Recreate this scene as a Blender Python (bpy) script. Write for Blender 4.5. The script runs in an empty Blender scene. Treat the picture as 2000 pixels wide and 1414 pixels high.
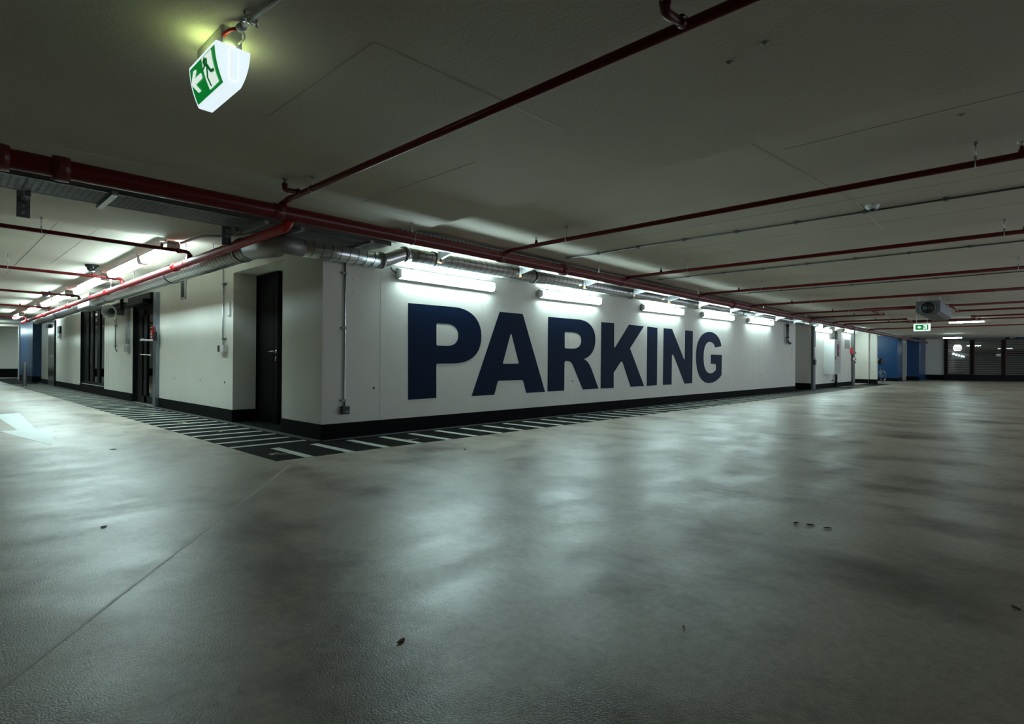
import bpy, math, random
from mathutils import Vector, Matrix
from mathutils.geometry import tessellate_polygon
random.seed(7)
C = bpy.context.scene.collection
SC = bpy.context.scene

# ---------------------------------------------------------------- camera
cam_d = bpy.data.cameras.new('camera'); cam_d.sensor_width = 36; cam_d.lens = 1080.47 / 2000 * 36
cam_d.clip_start = .02; cam_d.clip_end = 300
cam = bpy.data.objects.new('camera', cam_d); C.objects.link(cam)
_a, _p, _r = math.radians(47.3) - .008, .0017, .0071
fw = Vector((math.sin(_a) * math.cos(_p), math.cos(_a) * math.cos(_p), math.sin(_p)))
rt = Vector((math.cos(_a), -math.sin(_a), 0)); up = rt.cross(fw)
r2 = rt * math.cos(_r) + up * math.sin(_r); u2 = -rt * math.sin(_r) + up * math.cos(_r)
M = Matrix((r2, u2, -fw)).transposed().to_4x4(); M.translation = Vector((-3.3064, -6.2419, .95))
cam.matrix_world = M
SC.camera = cam

# ---------------------------------------------------------------- world, exposure
w = bpy.data.worlds.new('world'); SC.world = w; w.use_nodes = True
w.node_tree.nodes['Background'].inputs[0].default_value = (.72, .85, 1, 1)
w.node_tree.nodes['Background'].inputs[1].default_value = 1.9
SC.view_settings.view_transform = 'Standard'; SC.view_settings.look = 'None'
SC.view_settings.exposure = 0.14; SC.view_settings.gamma = 1; SC.view_settings.use_curve_mapping = False
LAMP = 50.0        # brightness of the fluorescent diffusers
LAMP_COL = (.69, .96, .98)

# ---------------------------------------------------------------- materials
def lin(c):
    return tuple(((x / 255) / 12.92 if x <= 10 else ((x / 255 + .055) / 1.055) ** 2.4) for x in c)
def mat(name, col, rough=.6, metal=0., var=.0, scale=6., bump=0., bscale=60., spec=.5, rv=0., col2=None, emit=None, es=0.):
    m = bpy.data.materials.new(name); m.use_nodes = True
    N = m.node_tree.nodes; L = m.node_tree.links; b = N['Principled BSDF']
    c = tuple(col) + (1,)
    b.inputs['Base Color'].default_value = c; b.inputs['Roughness'].default_value = rough
    b.inputs['Metallic'].default_value = metal; b.inputs['Specular IOR Level'].default_value = spec
    tc = N.new('ShaderNodeTexCoord')
    if var or col2 or rv:
        n = N.new('ShaderNodeTexNoise'); n.inputs['Scale'].default_value = scale; n.inputs['Detail'].default_value = 6
        n.inputs['Roughness'].default_value = .62
        L.new(tc.outputs['Object'], n.inputs['Vector'])
        r = N.new('ShaderNodeMapRange'); r.inputs[1].default_value = .3; r.inputs[2].default_value = .7
        L.new(n.outputs['Fac'], r.inputs[0])
        mx = N.new('ShaderNodeMix'); mx.data_type = 'RGBA'
        L.new(r.outputs[0], mx.inputs['Factor'])
        mx.inputs[6].default_value = c
        mx.inputs[7].default_value = (tuple(col2) if col2 else tuple(x * (1 - var) for x in col)) + (1,)
        L.new(mx.outputs[2], b.inputs['Base Color'])
        if rv:
            r3 = N.new('ShaderNodeMapRange'); r3.inputs[1].default_value = .3; r3.inputs[2].default_value = .7
            r3.inputs[3].default_value = rough - rv; r3.inputs[4].default_value = rough + rv
            L.new(n.outputs['Fac'], r3.inputs[0]); L.new(r3.outputs[0], b.inputs['Roughness'])
    if bump:
        n2 = N.new('ShaderNodeTexNoise'); n2.inputs['Scale'].default_value = bscale; n2.inputs['Detail'].default_value = 3
        L.new(tc.outputs['Object'], n2.inputs['Vector'])
        bp = N.new('ShaderNodeBump'); bp.inputs['Strength'].default_value = bump; bp.inputs['Distance'].default_value = .01
        L.new(n2.outputs['Fac'], bp.inputs['Height']); L.new(bp.outputs[0], b.inputs['Normal'])
    if emit:
        b.inputs['Emission Color'].default_value = tuple(emit) + (1,); b.inputs['Emission Strength'].default_value = es
    return m

def floor_mat():
    m = bpy.data.materials.new('sealed_floor'); m.use_nodes = True
    N = m.node_tree.nodes; L = m.node_tree.links; b = N['Principled BSDF']
    tc = N.new('ShaderNodeTexCoord')
    def noise(scale, detail, rough, dist, sx=1, sy=1, rot=0):
        mp = N.new('ShaderNodeMapping'); mp.inputs['Scale'].default_value = (sx, sy, 1); mp.inputs['Rotation'].default_value = (0, 0, rot)
        L.new(tc.outputs['Object'], mp.inputs['Vector'])
        n = N.new('ShaderNodeTexNoise'); n.inputs['Scale'].default_value = scale; n.inputs['Detail'].default_value = detail
        n.inputs['Roughness'].default_value = rough; n.inputs['Distortion'].default_value = dist
        L.new(mp.outputs[0], n.inputs['Vector']); return n.outputs['Fac']
    def rng(s, a, c, d, e):
        r = N.new('ShaderNodeMapRange'); r.inputs[1].default_value = a; r.inputs[2].default_value = c
        r.inputs[3].default_value = d; r.inputs[4].default_value = e; L.new(s, r.inputs[0]); return r.outputs[0]
    def mix(f, a, c):
        x = N.new('ShaderNodeMix'); x.data_type = 'RGBA'; L.new(f, x.inputs['Factor'])
        for i, q in ((6, a), (7, c)):
            if isinstance(q, tuple): x.inputs[i].default_value = q + (1,)
            else: L.new(q, x.inputs[i])
        return x.outputs[2]
    big = noise(.55, 6, .55, 0); mid = noise(1.5, 5, .55, 0, 1, 1.9, .5); mid2 = noise(.9, 7, .62, .0, 1.5, 1, .9); fine = noise(26, 4, .7, 0); grit = noise(150, 2, .5, 0)
    base = mix(rng(big, .38, .68, 0, 1), FLOOR_A, FLOOR_B)
    base = mix(rng(mid2, .47, .68, 0, 1), base, FLOOR_C)
    base = mix(rng(fine, .35, .7, 0, .38), base, FLOOR_C)
    L.new(base, b.inputs['Base Color'])
    ra = N.new('ShaderNodeMath'); ra.operation = 'ADD'
    L.new(rng(mid, .35, .65, .285, .43), ra.inputs[0]); L.new(rng(big, .3, .7, 0, .05), ra.inputs[1])
    L.new(ra.outputs[0], b.inputs['Roughness']); b.inputs['Specular IOR Level'].default_value = .55
    bp = N.new('ShaderNodeBump'); bp.inputs['Strength'].default_value = .30; bp.inputs['Distance'].default_value = .004
    L.new(grit, bp.inputs['Height'])
    bp2 = N.new('ShaderNodeBump'); bp2.inputs['Strength'].default_value = .13; bp2.inputs['Distance'].default_value = .02
    L.new(mid, bp2.inputs['Height']); L.new(bp.outputs[0], bp2.inputs['Normal']); L.new(bp2.outputs[0], b.inputs['Normal'])
    return m
FLOOR_A, FLOOR_B, FLOOR_C = (.51, .465, .375), (.35, .295, .22), (.12, .08, .055)

M_floor = floor_mat()
M_wall = mat('painted_wall', (.74, .72, .645), .6, var=.07, scale=2.2, bump=.12, bscale=90)
M_ceil = mat('concrete_ceiling', (.57, .52, .42), .85, var=.14, scale=.8, bump=.15, bscale=40)
M_joint = mat('ceiling_joint', (.36, .35, .29), .9)
M_jointl = mat('light_joint', (.72, .72, .64), .8)
M_base = mat('black_baseboard', (.0065, .0065, .007), .75, var=.2, spec=.08)
M_hole = mat('tie_hole', (.06, .05, .045), .9)
M_black = mat('black_paint_band', (.010, .0095, .0095), .8, var=.3, scale=8, spec=.05)
M_grey = mat('grey_edge_strip', (.055, .053, .05), .6, var=.2)
M_stripe = mat('pale_stripe', (.60, .63, .54), .55, var=.25, scale=12)
M_yellow = mat('yellow_mark', (.36, .33, .12), .55, var=.3, scale=30)
M_arrow = mat('white_road_paint', (.78, .83, .80), .5, var=.08, scale=5)
M_navy = mat('navy_lettering', (.0014, .010, .034), .5, spec=.08)
M_red = mat('red_pipe_enamel', (.125, .004, .006), .34, var=.15, scale=10, spec=.35)
M_redb = mat('bright_red_enamel', (.42, .010, .012), .5, var=.1, scale=10, spec=.25)
M_redd = mat('dark_red_coupling', (.11, .006, .008), .4)
M_zinc = mat('spiral_duct_zinc', (.74, .75, .76), .29, 1.)
M_seam = mat('duct_seam', (.10, .10, .11), .35, 1.)
M_steel = mat('galvanised_steel', (.50, .51, .52), .38, 1., var=.2, scale=14)
M_dsteel = mat('dark_steel', (.16, .165, .17), .5, .8)
M_rubber = mat('black_rubber', (.012, .012, .013), .5)
M_white = mat('white_plastic', (.74, .76, .74), .4)
M_lgrey = mat('light_grey_plastic', (.42, .43, .42), .5)
M_grey2 = mat('grey_plastic', (.085, .085, .085), .5)
M_door = mat('black_door', (.006, .006, .006), .5, var=.15, spec=.15)
M_frame = mat('black_frame', (.005, .005, .006), .5, spec=.15)
M_blue = mat('blue_wall_paint', (.005, .055, .16), .35, var=.08, scale=3)
M_post = mat('brushed_post', (.26, .30, .36), .3, .9)
M_glow = mat('added_ceiling_glow', (.8, .9, .5), .5, emit=(.62, .85, .30), es=26.)  # emission for patches added to throw a glow on the ceiling
M_diff = mat('fluorescent_diffuser', (.9, .95, 1), .4, emit=LAMP_COL, es=LAMP)
M_diff2 = mat('corridor_diffuser', (.9, .95, 1), .4, emit=LAMP_COL, es=LAMP * .92)
M_sign = mat('sign_housing_lit', (.8, .85, .8), .4, emit=(.72, .84, .90), es=.92)
M_green = mat('sign_green_lit', (.0, .18, .03), .4, emit=(.0, .26, .035), es=.55)
M_pict = mat('sign_pictogram_lit', (.8, .85, .8), .4, emit=(.80, .95, .86), es=.75)
M_ggreen = mat('sign_pictogram_green', (.0, .12, .02), .4, emit=(.0, .12, .02), es=.5)
M_orange = mat('orange_cap', (.75, .30, .04), .5)
M_redp = mat('red_plastic', (.42, .02, .02), .4)
M_alu = mat('aluminium_handle', (.75, .76, .77), .25, 1.)
M_slat = mat('tan_blind_slat', (.52, .42, .37), .5, var=.1)
M_lobby = mat('lobby_wall', (.55, .54, .42), .7)
M_lobbyf = mat('green_lobby_floor', (.16, .22, .06), .5)
M_beige = mat('beige_door_panel', (.34, .33, .28), .6)
M_brown = mat('red_brown_leaf', (.16, .035, .022), .7)
M_bark = mat('dark_litter', (.03, .025, .02), .8)
M_globe = mat('round_globe_lamp', (.9, .9, .9), .4, emit=(.86, .95, .95), es=9.0)
M_label = mat('grey_notice', (.22, .23, .23), .5)
def glass(name, tint=(.9, .95, .95), rough=.02):
    m = bpy.data.materials.new(name); m.use_nodes = True
    N = m.node_tree.nodes; L = m.node_tree.links; N.remove(N['Principled BSDF'])
    t = N.new('ShaderNodeBsdfTransparent'); t.inputs[0].default_value = tint + (1,)
    g = N.new('ShaderNodeBsdfGlossy'); g.inputs['Roughness'].default_value = rough
    fr = N.new('ShaderNodeFresnel'); fr.inputs[0].default_value = 1.9
    mx = N.new('ShaderNodeMixShader'); L.new(fr.outputs[0], mx.inputs[0]); L.new(t.outputs[0], mx.inputs[1]); L.new(g.outputs[0], mx.inputs[2])
    L.new(mx.outputs[0], N['Material Output'].inputs[0]); return m
M_glass = glass('clear_glass'); M_dglass = glass('dark_tinted_glass', (.25, .27, .28))
def rail_mat():
    m = mat('perforated_rail', (.20, .20, .20), .55, .6)
    N = m.node_tree.nodes; L = m.node_tree.links; b = N['Principled BSDF']
    tc = N.new('ShaderNodeTexCoord'); sx = N.new('ShaderNodeSeparateXYZ'); L.new(tc.outputs['Object'], sx.inputs[0])
    a = N.new('ShaderNodeMath'); a.operation = 'FRACT'; k = N.new('ShaderNodeMath'); k.operation = 'MULTIPLY'; k.inputs[1].default_value = 1 / .07
    L.new(sx.outputs['X'], k.inputs[0]); L.new(k.outputs[0], a.inputs[0])
    g = N.new('ShaderNodeMath'); g.operation = 'LESS_THAN'; g.inputs[1].default_value = .42; L.new(a.outputs[0], g.inputs[0])
    zc = N.new('ShaderNodeMath'); zc.operation = 'COMPARE'; zc.inputs[1].default_value = 2.528; zc.inputs[2].default_value = .009
    L.new(sx.outputs['Z'], zc.inputs[0])
    p = N.new('ShaderNodeMath'); p.operation = 'MULTIPLY'; L.new(g.outputs[0], p.inputs[0]); L.new(zc.outputs[0], p.inputs[1])
    mx = N.new('ShaderNodeMix'); mx.data_type = 'RGBA'; L.new(p.outputs[0], mx.inputs['Factor'])
    mx.inputs[6].default_value = (.20, .20, .195, 1); mx.inputs[7].default_value = (.01, .01, .01, 1); L.new(mx.outputs[2], b.inputs['Base Color'])
    return m
M_rail = rail_mat()

# ---------------------------------------------------------------- mesh helper
def frame_of(d):
    d = Vector(d).normalized(); a = Vector((0, 0, 1)) if abs(d.z) < .9 else Vector((1, 0, 0))
    u = d.cross(a).normalized(); return u, u.cross(d).normalized(), d
class MB:
    def __init__(s): s.v = []; s.f = []; s.m = []; s.sm = []
    def add(s, vs, fs, mi=0, sm=False):
        o = len(s.v); s.v += [tuple(p) for p in vs]
        for f in fs: s.f.append([i + o for i in f]); s.m.append(mi); s.sm.append(sm)
        return s
    def box(s, x0, x1, y0, y1, z0, z1, mi=0):
        if x0 > x1: x0, x1 = x1, x0
        if y0 > y1: y0, y1 = y1, y0
        if z0 > z1: z0, z1 = z1, z0
        return s.add([(x0, y0, z0), (x1, y0, z0), (x1, y1, z0), (x0, y1, z0), (x0, y0, z1), (x1, y0, z1), (x1, y1, z1), (x0, y1, z1)],
                     [(0, 3, 2, 1), (4, 5, 6, 7), (0, 1, 5, 4), (1, 2, 6, 5), (2, 3, 7, 6), (3, 0, 4, 7)], mi)
    def bar(s, p, q, w, h, mi=0):
        p, q = Vector(p), Vector(q); u, v, d = frame_of(q - p); u *= w / 2; v *= h / 2
        P = [p - u - v, p + u - v, p + u + v, p - u + v, q - u - v, q + u - v, q + u + v, q - u + v]
        return s.add(P, [(0, 3, 2, 1), (4, 5, 6, 7), (0, 1, 5, 4), (1, 2, 6, 5), (2, 3, 7, 6), (3, 0, 4, 7)], mi)
    def tube(s, pts, r, n=16, mi=0, caps=True):
        pts = [Vector(p) for p in pts]; k = len(pts); R = r if isinstance(r, (list, tuple)) else [r] * k
        t0 = (pts[1] - pts[0]).normalized(); u, v, _ = frame_of(t0); vs = []
        for i, p in enumerate(pts):
            if i == 0: t = t0
            elif i == k - 1: t = (pts[-1] - pts[-2]).normalized()
            else: t = ((pts[i + 1] - p).normalized() + (p - pts[i - 1]).normalized()).normalized()
            u = (u - t * u.dot(t)).normalized(); v = t.cross(u)
            for j in range(n):
                a = 2 * math.pi * j / n; vs.append(p + (u * math.cos(a) + v * math.sin(a)) * R[i])
        fs = [(i * n + j, i * n + (j + 1) % n, (i + 1) * n + (j + 1) % n, (i + 1) * n + j) for i in range(k - 1) for j in range(n)]
        s.add(vs, fs, mi, True)
        if caps:
            o = len(s.v) - len(vs)
            s.f += [[o + j for j in range(n)][::-1], [o + (k - 1) * n + j for j in range(n)]]; s.m += [mi, mi]; s.sm += [False, False]
        return s
    def cyl(s, p, q, r, n=16, mi=0): return s.tube([p, q], r, n, mi)
    def lathe(s, prof, org, axis, n=24, mi=0):
        u, v, d = frame_of(axis); o = Vector(org); vs = []
        for r, t in prof:
            for j in range(n):
                a = 2 * math.pi * j / n; vs.append(o + d * t + (u * math.cos(a) + v * math.sin(a)) * r)
        k = len(prof)
        fs = [(i * n + j, (i + 1) * n + j, (i + 1) * n + (j + 1) % n, i * n + (j + 1) % n) for i in range(k - 1) for j in range(n)]
        return s.add(vs, fs, mi, True)
    def poly(s, loops, org, u, v, depth, mi=0):
        """outline (with holes) laid in the plane org + u*a + v*b and given thickness along depth"""
        org, u, v, depth = map(Vector, (org, u, v, depth))
        pts = [[org + u * a + v * b for a, b in l] for l in loops]
        tris = tessellate_polygon([[Vector((a, b, 0)) for a, b in l] for l in loops])
        flat = [p for l in pts for p in l]; n = len(flat)
        s.add(flat + [p + depth for p in flat], [tuple(t) for t in tris] + [tuple(i + n for i in t[::-1]) for t in tris], mi)
        o = len(s.v) - 2 * n; k = 0
        for l in pts:
            for i in range(len(l)):
                j = (i + 1) % len(l); s.f.append([o + k + i, o + k + j, o + n + k + j, o + n + k + i]); s.m.append(mi); s.sm.append(False)
            k += len(l)
        return s
    def build(s, name, mats, parent=None, bevel=0., fix=True):
        me = bpy.data.meshes.new(name); me.from_pydata(s.v, [], s.f); me.update()
        for m_ in (mats if isinstance(mats, (list, tuple)) else [mats]): me.materials.append(m_)
        me.polygons.foreach_set('material_index', s.m); me.polygons.foreach_set('use_smooth', s.sm)
        if fix:
            import bmesh
            bm = bmesh.new(); bm.from_mesh(me); bmesh.ops.recalc_face_normals(bm, faces=bm.faces); bm.to_mesh(me); bm.free()
        o = bpy.data.objects.new(name, me); C.objects.link(o)
        if parent is not None:
            o.parent = parent
            if parent.type == 'EMPTY': o.matrix_parent_inverse = Matrix.Translation(-Vector(parent.location))
        if bevel:
            b = o.modifiers.new('bevel', 'BEVEL'); b.width = bevel; b.segments = 2; b.limit_method = 'ANGLE'
        return o
def thing(name, loc, label, cat, group=None):
    o = bpy.data.objects.new(name, None); o.empty_display_size = .1; C.objects.link(o); o.location = loc
    return tag(o, label, cat, group)
def tag(o, label, cat, group=None):
    o['label'] = label; o['category'] = cat
    if group: o['group'] = group
    return o
def struct(o):
    o['kind'] = 'structure'; return o
def copy_tree(o, parent=None):
    c = o.copy(); C.objects.link(c)
    if parent is not None: c.parent = parent
    for ch in list(o.children): copy_tree(ch, c)
    return c
def bend(pts, r=.06, n=5):
    """rounds the corners of a polyline"""
    pts = [Vector(p) for p in pts]; out = [pts[0]]
    for a, b, c in zip(pts, pts[1:], pts[2:]):
        d1 = (a - b); d2 = (c - b); k = min(r, d1.length * .45, d2.length * .45)
        p, q = b + d1.normalized() * k, b + d2.normalized() * k
        for i in range(n + 1):
            t = i / n; out.append(p * (1 - t) ** 2 + b * 2 * t * (1 - t) + q * t * t)
    out.append(pts[-1]); return out
LETTERS = {"P":[[[1.255,1.764],[2.097,1.773],[2.19,1.769],[2.277,1.756],[2.357,1.734],[2.429,1.703],[2.492,1.665],[2.545,1.619],[2.588,1.565],[2.62,1.505],[2.64,1.439],[2.647,1.368],[2.642,1.29],[2.625,1.219],[2.596,1.156],[2.557,1.101],[2.506,1.054],[2.445,1.014],[2.374,0.983],[2.293,0.959],[2.203,0.944],[2.105,0.937],[1.775,0.932],[1.756,0.915],[1.761,0.438],[1.267,0.433]],[[1.769,1.514],[1.961,1.516],[2.0,1.513],[2.035,1.507],[2.067,1.497],[2.094,1.485],[2.117,1.469],[2.136,1.451],[2.15,1.431],[2.161,1.408],[2.167,1.383],[2.17,1.356],[2.168,1.328],[2.162,1.302],[2.152,1.278],[2.137,1.258],[2.119,1.24],[2.096,1.225],[2.069,1.212],[2.038,1.203],[2.003,1.197],[1.964,1.194],[1.772,1.192],[1.755,1.206],[1.753,1.5]]],"A":[[[3.05,1.772],[3.592,1.776],[3.611,1.759],[4.205,0.445],[3.706,0.442],[3.626,0.648],[3.604,0.664],[3.037,0.661],[3.016,0.65],[2.941,0.44],[2.448,0.437]],[[3.31,1.426],[3.332,1.421],[3.512,0.955],[3.503,0.94],[3.15,0.936],[3.133,0.948]]],"R":[[[4.276,1.772],[5.215,1.782],[5.309,1.775],[5.395,1.762],[5.472,1.741],[5.54,1.714],[5.599,1.679],[5.648,1.639],[5.686,1.593],[5.714,1.542],[5.732,1.485],[5.738,1.425],[5.734,1.363],[5.72,1.306],[5.698,1.254],[5.667,1.207],[5.629,1.165],[5.585,1.129],[5.535,1.097],[5.481,1.071],[5.422,1.05],[5.36,1.034],[5.397,1.022],[5.429,1.01],[5.458,0.995],[5.484,0.979],[5.508,0.962],[5.53,0.943],[5.551,0.922],[5.571,0.899],[5.591,0.874],[5.611,0.848],[5.856,0.454],[5.332,0.451],[5.009,0.916],[4.994,0.935],[4.977,0.951],[4.959,0.964],[4.939,0.974],[4.918,0.982],[4.895,0.988],[4.871,0.992],[4.845,0.994],[4.818,0.995],[4.789,0.995],[4.758,0.975],[4.753,0.449],[4.274,0.448]],[[4.78,1.526],[5.009,1.528],[5.058,1.526],[5.103,1.522],[5.142,1.514],[5.176,1.504],[5.204,1.491],[5.227,1.475],[5.245,1.456],[5.258,1.435],[5.266,1.412],[5.269,1.387],[5.266,1.356],[5.256,1.329],[5.24,1.304],[5.218,1.283],[5.191,1.265],[5.158,1.251],[5.121,1.239],[5.079,1.231],[5.033,1.226],[4.984,1.224],[4.783,1.226],[4.76,1.242],[4.757,1.511]]],"K":[[[5.936,1.777],[6.404,1.781],[6.41,1.3],[6.442,1.282],[6.979,1.782],[7.605,1.783],[7.027,1.28],[7.629,0.46],[7.058,0.457],[6.734,0.98],[6.692,0.997],[6.66,0.987],[6.401,0.766],[6.405,0.452],[5.932,0.452]]],"I":[[[7.75,1.784],[8.21,1.779],[8.201,0.463],[7.741,0.457]]],"N":[[[8.503,1.784],[8.919,1.787],[9.528,1.094],[9.573,1.059],[9.589,1.078],[9.601,1.788],[10.031,1.788],[10.015,0.472],[9.584,0.466],[9.005,1.161],[8.953,1.183],[8.92,1.159],[8.911,0.464],[8.481,0.463]]],"G":[[[11.808,1.46],[11.771,1.531],[11.722,1.594],[11.662,1.649],[11.592,1.696],[11.512,1.735],[11.425,1.767],[11.33,1.79],[11.228,1.806],[11.121,1.814],[11.008,1.814],[10.853,1.798],[10.716,1.768],[10.596,1.726],[10.493,1.672],[10.407,1.607],[10.337,1.533],[10.283,1.45],[10.245,1.358],[10.223,1.259],[10.216,1.153],[10.226,1.032],[10.251,0.92],[10.291,0.82],[10.346,0.73],[10.416,0.651],[10.501,0.585],[10.6,0.531],[10.714,0.49],[10.843,0.463],[10.987,0.45],[11.085,0.451],[11.18,0.456],[11.273,0.466],[11.364,0.481],[11.452,0.501],[11.536,0.525],[11.617,0.553],[11.693,0.584],[11.765,0.62],[11.831,0.659],[11.844,1.212],[11.124,1.213],[11.115,0.964],[11.384,0.962],[11.448,0.934],[11.45,0.808],[11.419,0.788],[11.385,0.77],[11.351,0.755],[11.315,0.743],[11.279,0.732],[11.241,0.724],[11.204,0.718],[11.166,0.713],[11.128,0.711],[11.09,0.711],[11.006,0.717],[10.933,0.733],[10.87,0.758],[10.816,0.791],[10.771,0.831],[10.734,0.879],[10.706,0.932],[10.686,0.992],[10.673,1.056],[10.668,1.124],[10.671,1.196],[10.681,1.262],[10.699,1.323],[10.724,1.378],[10.757,1.426],[10.797,1.466],[10.845,1.5],[10.9,1.525],[10.964,1.542],[11.035,1.55],[11.092,1.548],[11.143,1.544],[11.19,1.537],[11.231,1.526],[11.268,1.513],[11.301,1.496],[11.33,1.477],[11.355,1.455],[11.378,1.431],[11.398,1.403]]]}
SIGN = {"arrow": [[0.157, 0.848], [0.246, 0.836], [0.272, 0.805], [0.175, 0.622], [0.412, 0.621], [0.436, 0.587], [0.434, 0.466], [0.162, 0.46], [0.273, 0.234], [0.255, 0.21], [0.181, 0.221], [0.009, 0.542]], "door": [[0.515, 0.957], [0.882, 0.95], [0.914, 0.072], [0.568, 0.064]], "man": [[[0.628, 0.792], [0.638, 0.699], [0.735, 0.58]], [[0.637, 0.726], [0.732, 0.574], [0.797, 0.41], [0.886, 0.395]], [[0.697, 0.607], [0.674, 0.495], [0.635, 0.348], [0.667, 0.102]], [[0.711, 0.81], [0.619, 0.799]], [[0.711, 0.81], [0.698, 0.666]], [[0.607, 0.686], [0.584, 0.634], [0.507, 0.631]]], "head": [0.575, 0.869]}
def zc(x): return 2.6 + max(0, x - 11) * .006
def rise(x): return max(0, x - 11) * .006

# ================================================================ THE SETTING
b = MB().box(-14, 48, -12, 37, -.2, 0, 0)
def strip2(b, p, q, wd, h, z, mi):
    p, q = Vector((p[0], p[1], z)), Vector((q[0], q[1], z)); d = (q - p).normalized(); n = Vector((-d.y, d.x, 0)) * wd / 2
    P = [p - n, q - n, q + n, p + n]; return b.add(P + [x + Vector((0, 0, h)) for x in P], [(0, 1, 2, 3), (4, 5, 6, 7), (0, 1, 5, 4), (1, 2, 6, 5), (2, 3, 7, 6), (3, 0, 4, 7)], mi)
strip2(b, (-1.0, -1.3), (-3.9, -5.05), .012, .0015, 0, 1)
struct(b.build('floor', [M_floor, mat('floor_joint', (.50, .48, .40), .5)]))

# ceiling: a lower slab over the near left, a higher one beyond it
b = MB().box(-14,   .8, -12, 2.0, 2.55, 2.9, 0)
b.box(.8, 11, -12, 37, 2.6, 2.9, 0).box(-14, .8, 2.0, 37, 2.6, 2.9, 0)
b.add([(11, -12, 2.6), (11, 37, 2.6), (48, 37, zc(48)), (48, -12, zc(48)), (11, -12, 3.1), (11, 37, 3.1), (48, 37, 3.1), (48, -12, 3.1)],
      [(0, 1, 2, 3), (4, 7, 6, 5), (0, 3, 7, 4), (1, 5, 6, 2), (2, 6, 7, 3), (0, 4, 5, 1)], 0)
for p, q, z, mi in [((-1.77, -3.84), (-.9, -3.88), 2.55, 1), ((-1.77, -3.84), (-1.77, -2.6), 2.55, 1), ((-.9, -3.88), (-.3, -3.9), 2.55, 2), ((-2.6, -.9), (.8, -1.35), 2.55, 2),
                    ((-.3, -3.0), (-.3, -1.3), 2.55, 1), ((1.2, -4.85), (1.2, -9), 2.6, 1), ((3.1, -4.95), (4.6, -4.93), 2.6, 2), ((.8, -4.7), (3.1, -4.95), 2.6, 1),
                    ((3.0, -1.6), (3.0, -9), 2.6, 1), ((4.1, -2.0), (4.4, -9), 2.6, 1), ((-4, 3.2), (-1.2, 3.3), 2.6, 1), ((-2.2, 2.0), (-2.2, 9), 2.6, 1), ((-1.8, 2.0), (-1.8, 6), 2.6, 1), ((4.6, -3), (8, -3.1), 2.6, 1)]:
    strip2(b, p, q, .006, -.0015, z, mi)
for x, y, z in [(-.39, -5.07, 2.55), (-.45, -5.27, 2.55), (.9, -5.2, 2.6), (1.35, -5.9, 2.6)]:
    b.lathe([(.0, .012), (.014, .008), (.022, 0)], (x, y, z), (.2, .1, -1), 8, 1)
struct(b.build('ceiling', [M_ceil, M_joint, M_jointl]))

b = MB(); T = 2.6
for q in [(0, .6, .4, 1.086, 0, T), (.42, .6, 1.086, 2.811, 2.31, T), (.42, .6, 1.086, 2.03, 0, 2.31), (0, .42, 1.086, 2.811, 2.32, T), (0, .6, 2.811, 6.93, 0, T), (0, .6, 6.93, 8.8, 2.3, T),
          (0, .25, 8.8, 10.6, 0, T), (0, .6, 10.6, 11.68, 0, T), (0, .6, 11.68, 14.94, 0, .24), (0, .6, 11.68, 14.94, 2.42, T), (0, .25, 14.94, 17.0, 0, T), (0, .6, 17.0, 19.4, 0, T), (0, .6, 19.4, 20.9, 2.38, T), (0, .6, 20.9, 22.95, 0, T), (.6, 1.2, 22.75, 22.95, 0, T)]: b.box(*q)
for y in (11.45, 11.2): b.box(-.0015, 0, y, y + .006, 0, T, 1)
for y, z, r in [(5.70, .61, .014), (4.28, .61, .014), (3.14, .61, .022), (10.9, .62, .014), (10.2, .66, .014), (9.5, .35, .014), (9.9, .9, .01)]:
    b.lathe([(0, .0015), (r, .0015), (r, 0)], (0, y, z), (-1, 0, 0), 10, 1)
struct(b.build('wall_left', [M_wall, M_hole]))
b = MB(); T = 2.85
for q in [(0, 11, 0, .4, 0, 2.6), (11, 18.4, 0, .4, 0, T), (18.2, 18.4, .4, 1.1, 0, T), (18.2, 20.6, 1.1, 1.3, 0, T), (20.35, 20.6, .4, 1.1, 0, T), (20.35, 27.3, 0, .4, 0, T), (27.1, 27.3, .4, .95, 0, T),
          (27.1, 31.2, .95, 1.15, 0, T), (31, 31.25, -.34, 1.15, 0, T), (30.9, 31, .014, .224, 0, T), (31.25, 33.4, .95, 1.15, 0, T)]: b.box(*q)
for x in (.815, 2.66, 4.9, 9.6, 12.3, 15.2): b.box(x, x + .008, -.002, 0, .19, 2.5, 0)
for x, z, r in [(.72, .61, .022), (5.0, .62, .024), (.40, 2.0, .008), (.40, 1.83, .008), (14.2, .6, .028), (14.9, .62, .028), (15.9, .64, .025), (17.2, .68, .025), (13.3, .62, .02)]:
    b.lathe([(r * .7, .0), (r * .75, .003), (r, .003), (r * 1.05, 0)], (x, 0, z), (0, -1, 0), 12, 0)
    b.lathe([(0, .001), (r * .7, .001), (r * .7, 0)], (x, 0, z), (0, -1, 0), 12, 1)
struct(b.build('wall_right', [M_wall, M_hole]))
struct(MB().box(37, 38.6, -.37, 1.6, 0, T).box(33.4, 37, 1.4, 1.6, 0, T).build('wall_blue', [M_blue]))
struct(MB().box(41, 44, -.95, -.29, 0, T).build('wall_dark_blue', [M_blue]))
struct(MB().box(38.6, 44, -.29, -.1, 0, T).box(44, 44.3, -1.97, -.95, 0, T).build('wall_far_right', [M_wall]))
struct(MB().box(-14, 3, 33, 33.3, 0, 2.6).build('wall_far_left', [M_wall]))
struct(MB().box(-.17, .6, 24, 28.6, 0, 2.6).build('wall_blue_left', [M_blue]))
struct(MB().box(-14.2, -14, -12, 37, 0, 2.9).build('wall_outer_left', [M_wall]))
struct(MB().box(-14, 3.0, -12.2, -12, 0, 2.9).build('wall_back', [M_wall]))
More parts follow.
